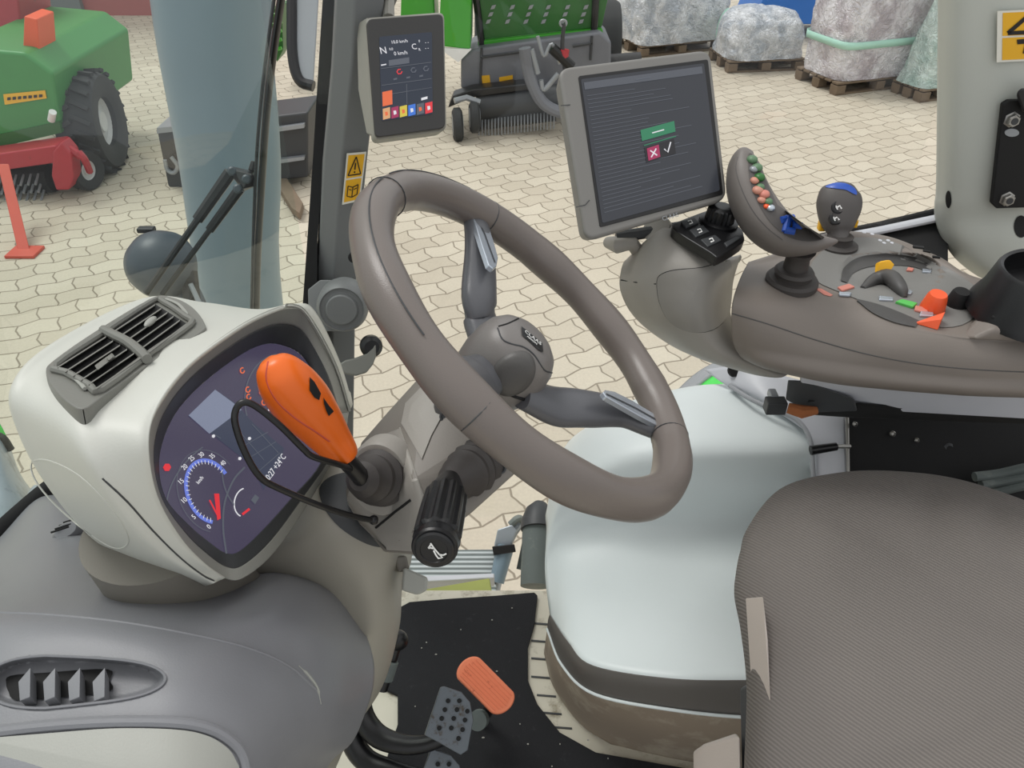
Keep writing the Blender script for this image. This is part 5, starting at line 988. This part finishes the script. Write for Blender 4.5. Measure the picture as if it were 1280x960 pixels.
B((tube([q(770, 296, 1.08), q(800, 292, 1.08), q(850, 284, 1.08)], .008, 10), 'dark')).build('clamp_bar', br)
def slab(name, root, plane, cs, dep, mat, r=10, bev=.004, off=0, sc_back=1.0):
    """rounded quad traced on its own plane, extruded away from the viewer side"""
    out = []
    N_ = len(cs)
    for i in range(N_):
        p = V(cs[i]); a = V(cs[i - 1]); b = V(cs[(i + 1) % N_]); da = (a - p).normalized() * r; db = (b - p).normalized() * r
        for k in range(7): t = k / 6; out.append((1 - t) ** 2 * (p + da) + 2 * t * (1 - t) * p + t * t * (p + db))
    f = [plane(p.x, p.y, off) for p in out]; cc = sum(f, V((0, 0, 0))) / len(f)
    bk = [cc + (x - cc) * sc_back - plane.n * dep for x in f]
    n = len(f); return B(((f + bk, [tuple(range(n)), tuple(reversed(range(n, 2 * n)))] + [(i, (i + 1) % n, n + (i + 1) % n, n + i) for i in range(n)]), mat)).build(name, root, bevel=bev)
mt = thing('terminal_monitor', 'large touch terminal monitor showing a small dialog box', 'monitor', q(815, 290, 1.05))
MP = plane3(q(700, 84, .99), q(887, 62, 1.05), q(735, 300, .98))
slab('housing', mt, MP, [(697, 84), (889, 60), (911, 250), (732, 303)], .035, 'mono', 16, .006, 0, .94)
slab('screen_bezel', mt, MP, [(723, 95), (885, 74), (904, 243), (750, 284)], .003, 'black', 3, .0005, .0012)
scn = slab('screen', mt, MP, [(726, 99), (880, 79), (900, 238), (753, 279)], .001, 'lcdl', 3, 0, .0018)
s = MB()
def suv(u, v):  # on-screen coordinates to pixels
    a = V((726, 99)).lerp(V((880, 79)), u); b = V((753, 279)).lerp(V((900, 238)), u); p = a.lerp(b, v); return (p.x, p.y)
s.add(strip(MP, [suv(.02, .05), suv(.98, .05)], 9, .0024), 'eline')
random.seed(3)
for k in range(30):
    v_ = .12 + k * .028; u1 = .35 + .58 * random.random() * (1 if k % 5 else .5)
    s.add(strip(MP, [suv(.03, v_), suv(u1, v_)], .8, .0024), 'eline')
s.add(poly(MP, [suv(.42, .42), suv(.70, .40), suv(.70, .48), suv(.42, .50)], .0030), 'eg')
s.add(strip(MP, [suv(.43, .535), suv(.70, .515)], 1.2, .0030), 'eg')
s.add(poly(MP, [suv(.43, .55), suv(.68, .53), suv(.68, .64), suv(.43, .66)], .0028), 'edk')
s.add(poly(MP, [suv(.45, .56), suv(.55, .55), suv(.55, .64), suv(.45, .65)], .0034), 'em')
s.add(strip(MP, [suv(.475, .58), suv(.525, .625)], 1.6, .0040), 'ew'); s.add(strip(MP, [suv(.525, .575), suv(.475, .63)], 1.6, .0040), 'ew')
s.add(strip(MP, [suv(.59, .59), suv(.615, .62), suv(.65, .55)], 1.6, .0040), 'ew'); s.add(strip(MP, [suv(.51, .457), suv(.61, .45)], 1.4, .0036), 'ew'); s.add(strip(MP, [suv(.44, .055), suv(.56, .05)], 1.2, .0032), 'egr')
s.build('screen_content', scn)
B((text('CLAAS', .008, MP(838, 271, .001), MP(870, 262) - MP(810, 279), MP(838, 265) - MP(838, 275), .0001), 'greyl')).build('bezel_lettering', mt)
for pts_ in ([(701, 132), (713, 131)], [(720, 259), (732, 256), (737, 250)]): B((strip(MP, pts_, 1.2, .0008), 'dark')).build('housing_seam', mt)
B((tube([q(820, 285, 1.07), q(830, 296, 1.09), q(850, 300, 1.1)], .02, 12), 'arm')).build('neck', mt)
# ---- small display on the pillar
ds = thing('pillar_display', 'small upright display with coloured tiles on front pillar', 'display', q(500, 172, 1.12))
DP = plane3(q(458, 24, 1.08), q(556, 16, 1.12), q(470, 172, 1.08))
slab('housing', ds, Pl(DP.o - DP.n * .004, DP.n), [(457, 21), (556, 14), (559, 163), (468, 175)], .03, 'plastg', 9, .004, 0, .97)
B((hull([q(x, y, d) for x, y, d in ((445, 30, 1.12), (458, 22, 1.086), (470, 173, 1.086), (458, 168, 1.12), (447, 110, 1.13), (500, 20, 1.15), (500, 160, 1.15))]), 'plastg')).build('side_shell', ds, bevel=.003)
slab('front_bezel', ds, DP, [(458, 24), (554, 17), (557, 160), (469, 172)], .006, 'bez', 8, .0015, .001)
scr = slab('screen', ds, DP, [(474, 46), (540, 40), (541, 142), (477, 151)], .001, 'lcdd', 2, 0, .0018)
s = MB()
def duv(u, v): a = V((474, 46)).lerp(V((540, 40)), u); b = V((477, 151)).lerp(V((541, 142)), u); p = a.lerp(b, v); return (p.x, p.y)
uh = DP(540, 40) - DP(474, 46); vh = DP(474, 46) - DP(477, 151)
def dt(tx, u_, v_, sz, m='ew'): s.add(text(tx, sz, DP(*duv(u_, v_), .0026), uh, vh, .0001), m)
dt('N', .07, .17, .013); dt('10,0 km/h', .38, .08, .006); dt('0,0', .22, .16, .0045); dt('0 km/h', .4, .22, .007); dt('C', .66, .16, .011); dt('F', .76, .1, .005); dt('R', .76, .2, .005); dt('- -', .9, .12, .006); dt('- -', .9, .19, .006)
s.add(poly(DP, [duv(.17, .29), duv(.56, .28), duv(.56, .35), duv(.17, .36)], .0024), 'egr'); s.add(strip(DP, [duv(.02, .34), duv(.12, .335)], 1.5, .0026), 'ew')
for v_ in (.37, .57, .68): s.add(strip(DP, [duv(.02 if v_ < .6 else .48, v_ + .01), duv(.98, v_)], .9, .0024), 'eline')
s.add(strip(DP, [duv(.5, .6), duv(.5, .84)], .9, .0024), 'eline'); s.add(strip(DP, [duv(.02, .70), duv(.98, .68)], .9, .0024), 'eline')
for u_, m in ((.37, 'er'), (.64, 'egr'), (.88, 'egr')): s.add(strip(DP, [duv(u_ + .05 * math.cos(a_ * 1.05), .44 + .03 * math.sin(a_ * 1.05)) for a_ in range(6)], 1.4, .0026), m)
for u_ in (.25, .5, .75): s.add(poly(DP, [duv(u_, .515), duv(u_ + .07, .51), duv(u_ + .07, .53), duv(u_, .535)], .0026), 'egr')
s.add(poly(DP, [duv(.03, .66), duv(.22, .65), duv(.22, .82), duv(.03, .83)], .0026), 'eo')
for k, m in enumerate(('ecr', 'em', 'ey', 'eb', 'egr', 'er')):
    u_ = .03 + k * .165; s.add(poly(DP, [duv(u_, .86), duv(u_ + .14, .85), duv(u_ + .14, .98), duv(u_, .99)], .0026), m)
    s.add(poly(DP, [duv(u_ + .04, .90), duv(u_ + .09, .90), duv(u_ + .10, .94), duv(u_ + .05, .95)], .0030), 'ew' if k % 2 else 'eo')
s.add(poly(DP, [duv(.78, .79), duv(.9, .78), duv(.9, .81), duv(.78, .82)], .0026), 'ew')
s.build('screen_content', scr)
B((tube([q(486, 22, 1.12), q(487, -20, 1.14)], [.008, .007], 10), 'plastg')).build('mounting_arm', ds); B((tube([q(500, -40, 1.18), q(440, 100, 1.2)], .014, 10), 'pild')).build('mount_rod', ds)
# ================================================================== SEAT
st = thing('driver_seat', 'driver seat with ribbed grey brown cloth cushion, lower right', 'seat', V((.62, .62, 1.46)))
def warp_seat(px, py, d):
    def gr(pts, w_, dep):
        best = 1e9
        for (x0, y0), (x1, y1) in zip(pts, pts[1:]):
            L2 = (x1 - x0) ** 2 + (y1 - y0) ** 2; t = max(0, min(1, ((px - x0) * (x1 - x0) + (py - y0) * (y1 - y0)) / L2)); best = min(best, math.hypot(px - x0 - t * (x1 - x0), py - y0 - t * (y1 - y0)))
        return dep * math.exp(-(best / w_) ** 2)
    d += gr([(1020, 638), (1080, 665), (1140, 700), (1200, 750), (1240, 780), (1300, 800)], 14, .007)
    d += gr([(1155, 635), (1180, 680), (1220, 730), (1290, 790)], 20, .008)
    d += gr([(1240, 650), (1262, 700), (1300, 740)], 18, .007)
    d += gr([(1300, 880), (1220, 930), (1140, 960), (1080, 975)], 24, .006)
    return d
srow = [
 [(960, 720, 1.22), (1000, 660, 1.26), (1060, 640, 1.27), (1130, 640, 1.27), (1210, 650, 1.25), (1310, 690, 1.22), (1420, 730, 1.18)],
 [(934, 668, 1.12), (978, 612, 1.16), (1050, 592, 1.18), (1130, 591, 1.18), (1210, 603, 1.16), (1310, 638, 1.12), (1420, 690, 1.08)],
 [(925, 690, 1.08), (965, 632, 1.105), (1050, 608, 1.12), (1130, 607, 1.12), (1215, 621, 1.10), (1310, 660, 1.06), (1420, 710, 1.02)],
 [(920, 715, 1.05), (955, 675, 1.05), (1045, 660, 1.045), (1130, 660, 1.045), (1220, 672, 1.03), (1310, 705, 1.0), (1420, 750, .96)],
 [(918, 745, 1.02), (948, 735, .98), (1040, 728, .97), (1130, 728, .97), (1220, 740, .955), (1310, 770, .93), (1420, 810, .90)],
 [(926, 790, .99), (952, 800, .92), (1040, 800, .90), (1130, 802, .90), (1220, 815, .885), (1310, 840, .87), (1420, 870, .84)],
 [(933, 860, .94), (955, 870, .86), (1040, 880, .835), (1130, 885, .83), (1220, 895, .82), (1310, 915, .80), (1420, 940, .78)],
 [(930, 960, .87), (952, 970, .80), (1040, 975, .775), (1130, 980, .77), (1220, 985, .76), (1310, 1000, .75), (1420, 1020, .73)],
 [(925, 1080, .80), (950, 1090, .74), (1040, 1095, .72), (1130, 1100, .71), (1220, 1105, .70), (1310, 1110, .70), (1420, 1120, .69)]]
left = [[(x + 18, y + 6, d + .10)] for (x, y, d), in [[r[0]] for r in srow]]
srow = [l + r for l, r in zip(left, srow)]
cu = B((net(srow, 9, 9, warp_seat), 'seat')).build('cushion', st, sol=.004, ang=70)
B((hull([q(x, y, d) for x, y, d in ((932, 748, .955), (954, 746, .92), (960, 800, .89), (963, 875, .85), (942, 900, .88), (936, 800, .93), (940, 748, 1.0), (950, 850, .96))]), 'beige')).build('side_handle', st, bevel=.004)
B((hull([q(x, y, d) for x, y, d in ((866, 940, .97), (880, 930, .95), (922, 916, .92), (925, 920, .90), (928, 1040, .86), (868, 1040, .92), (880, 930, 1.05), (925, 1040, 1.0))]), 'beige')).build('lower_shell', st, bevel=.004)
B((hull([q(x, y, d) for x, y, d in ((925, 860, .96), (945, 850, .94), (960, 1060, .84), (930, 1060, .86), (930, 860, 1.05), (960, 1060, 1.0))]), 'dark')).build('seat_pan', st, bevel=.004)
B((hull([V((x, y, z)) for x, y in ((.42, .45), (.95, .45), (.42, .82), (.95, .82)) for z in (1.46, 1.80)]), 'matte')).build('suspension', st, bevel=.01)
# ================================================================== LIGHT
w = bpy.data.worlds.new('overcast sky'); SC.world = w; w.use_nodes = True; nt = w.node_tree; bg = nt.nodes['Background']
tc = node(nt, 'ShaderNodeTexCoord'); sx = node(nt, 'ShaderNodeSeparateXYZ'); nt.links.new(tc.outputs['Generated'], sx.inputs[0])
r = node(nt, 'ShaderNodeValToRGB'); r.color_ramp.elements[0].position = .45; r.color_ramp.elements[0].color = (.56, .59, .62, 1); r.color_ramp.elements[1].position = .9; r.color_ramp.elements[1].color = (1.0, 1.0, 1.0, 1)
mr = node(nt, 'ShaderNodeMapRange'); mr.inputs['From Min'].default_value = -1; nt.links.new(sx.outputs['Z'], mr.inputs['Value']); nt.links.new(mr.outputs['Result'], r.inputs['Fac']); nt.links.new(r.outputs['Color'], bg.inputs['Color'])
bg.inputs['Strength'].default_value = 1.0
sd = bpy.data.lights.new('sun', 'SUN'); sd.energy = 1.5; sd.angle = math.radians(25); sd.color = (1, .98, .95); so = bpy.data.objects.new('sun', sd); COL.objects.link(so); so.rotation_euler = V((.45, -.35, -1)).to_track_quat('-Z', 'Y').to_euler()
vs = SC.view_settings; vs.view_transform = 'Standard'; vs.look = 'None'; vs.gamma = 1; vs.use_curve_mapping = False; vs.exposure = 0.0
for o in list(bpy.data.objects):
    if '_o' in o: del o['_o']
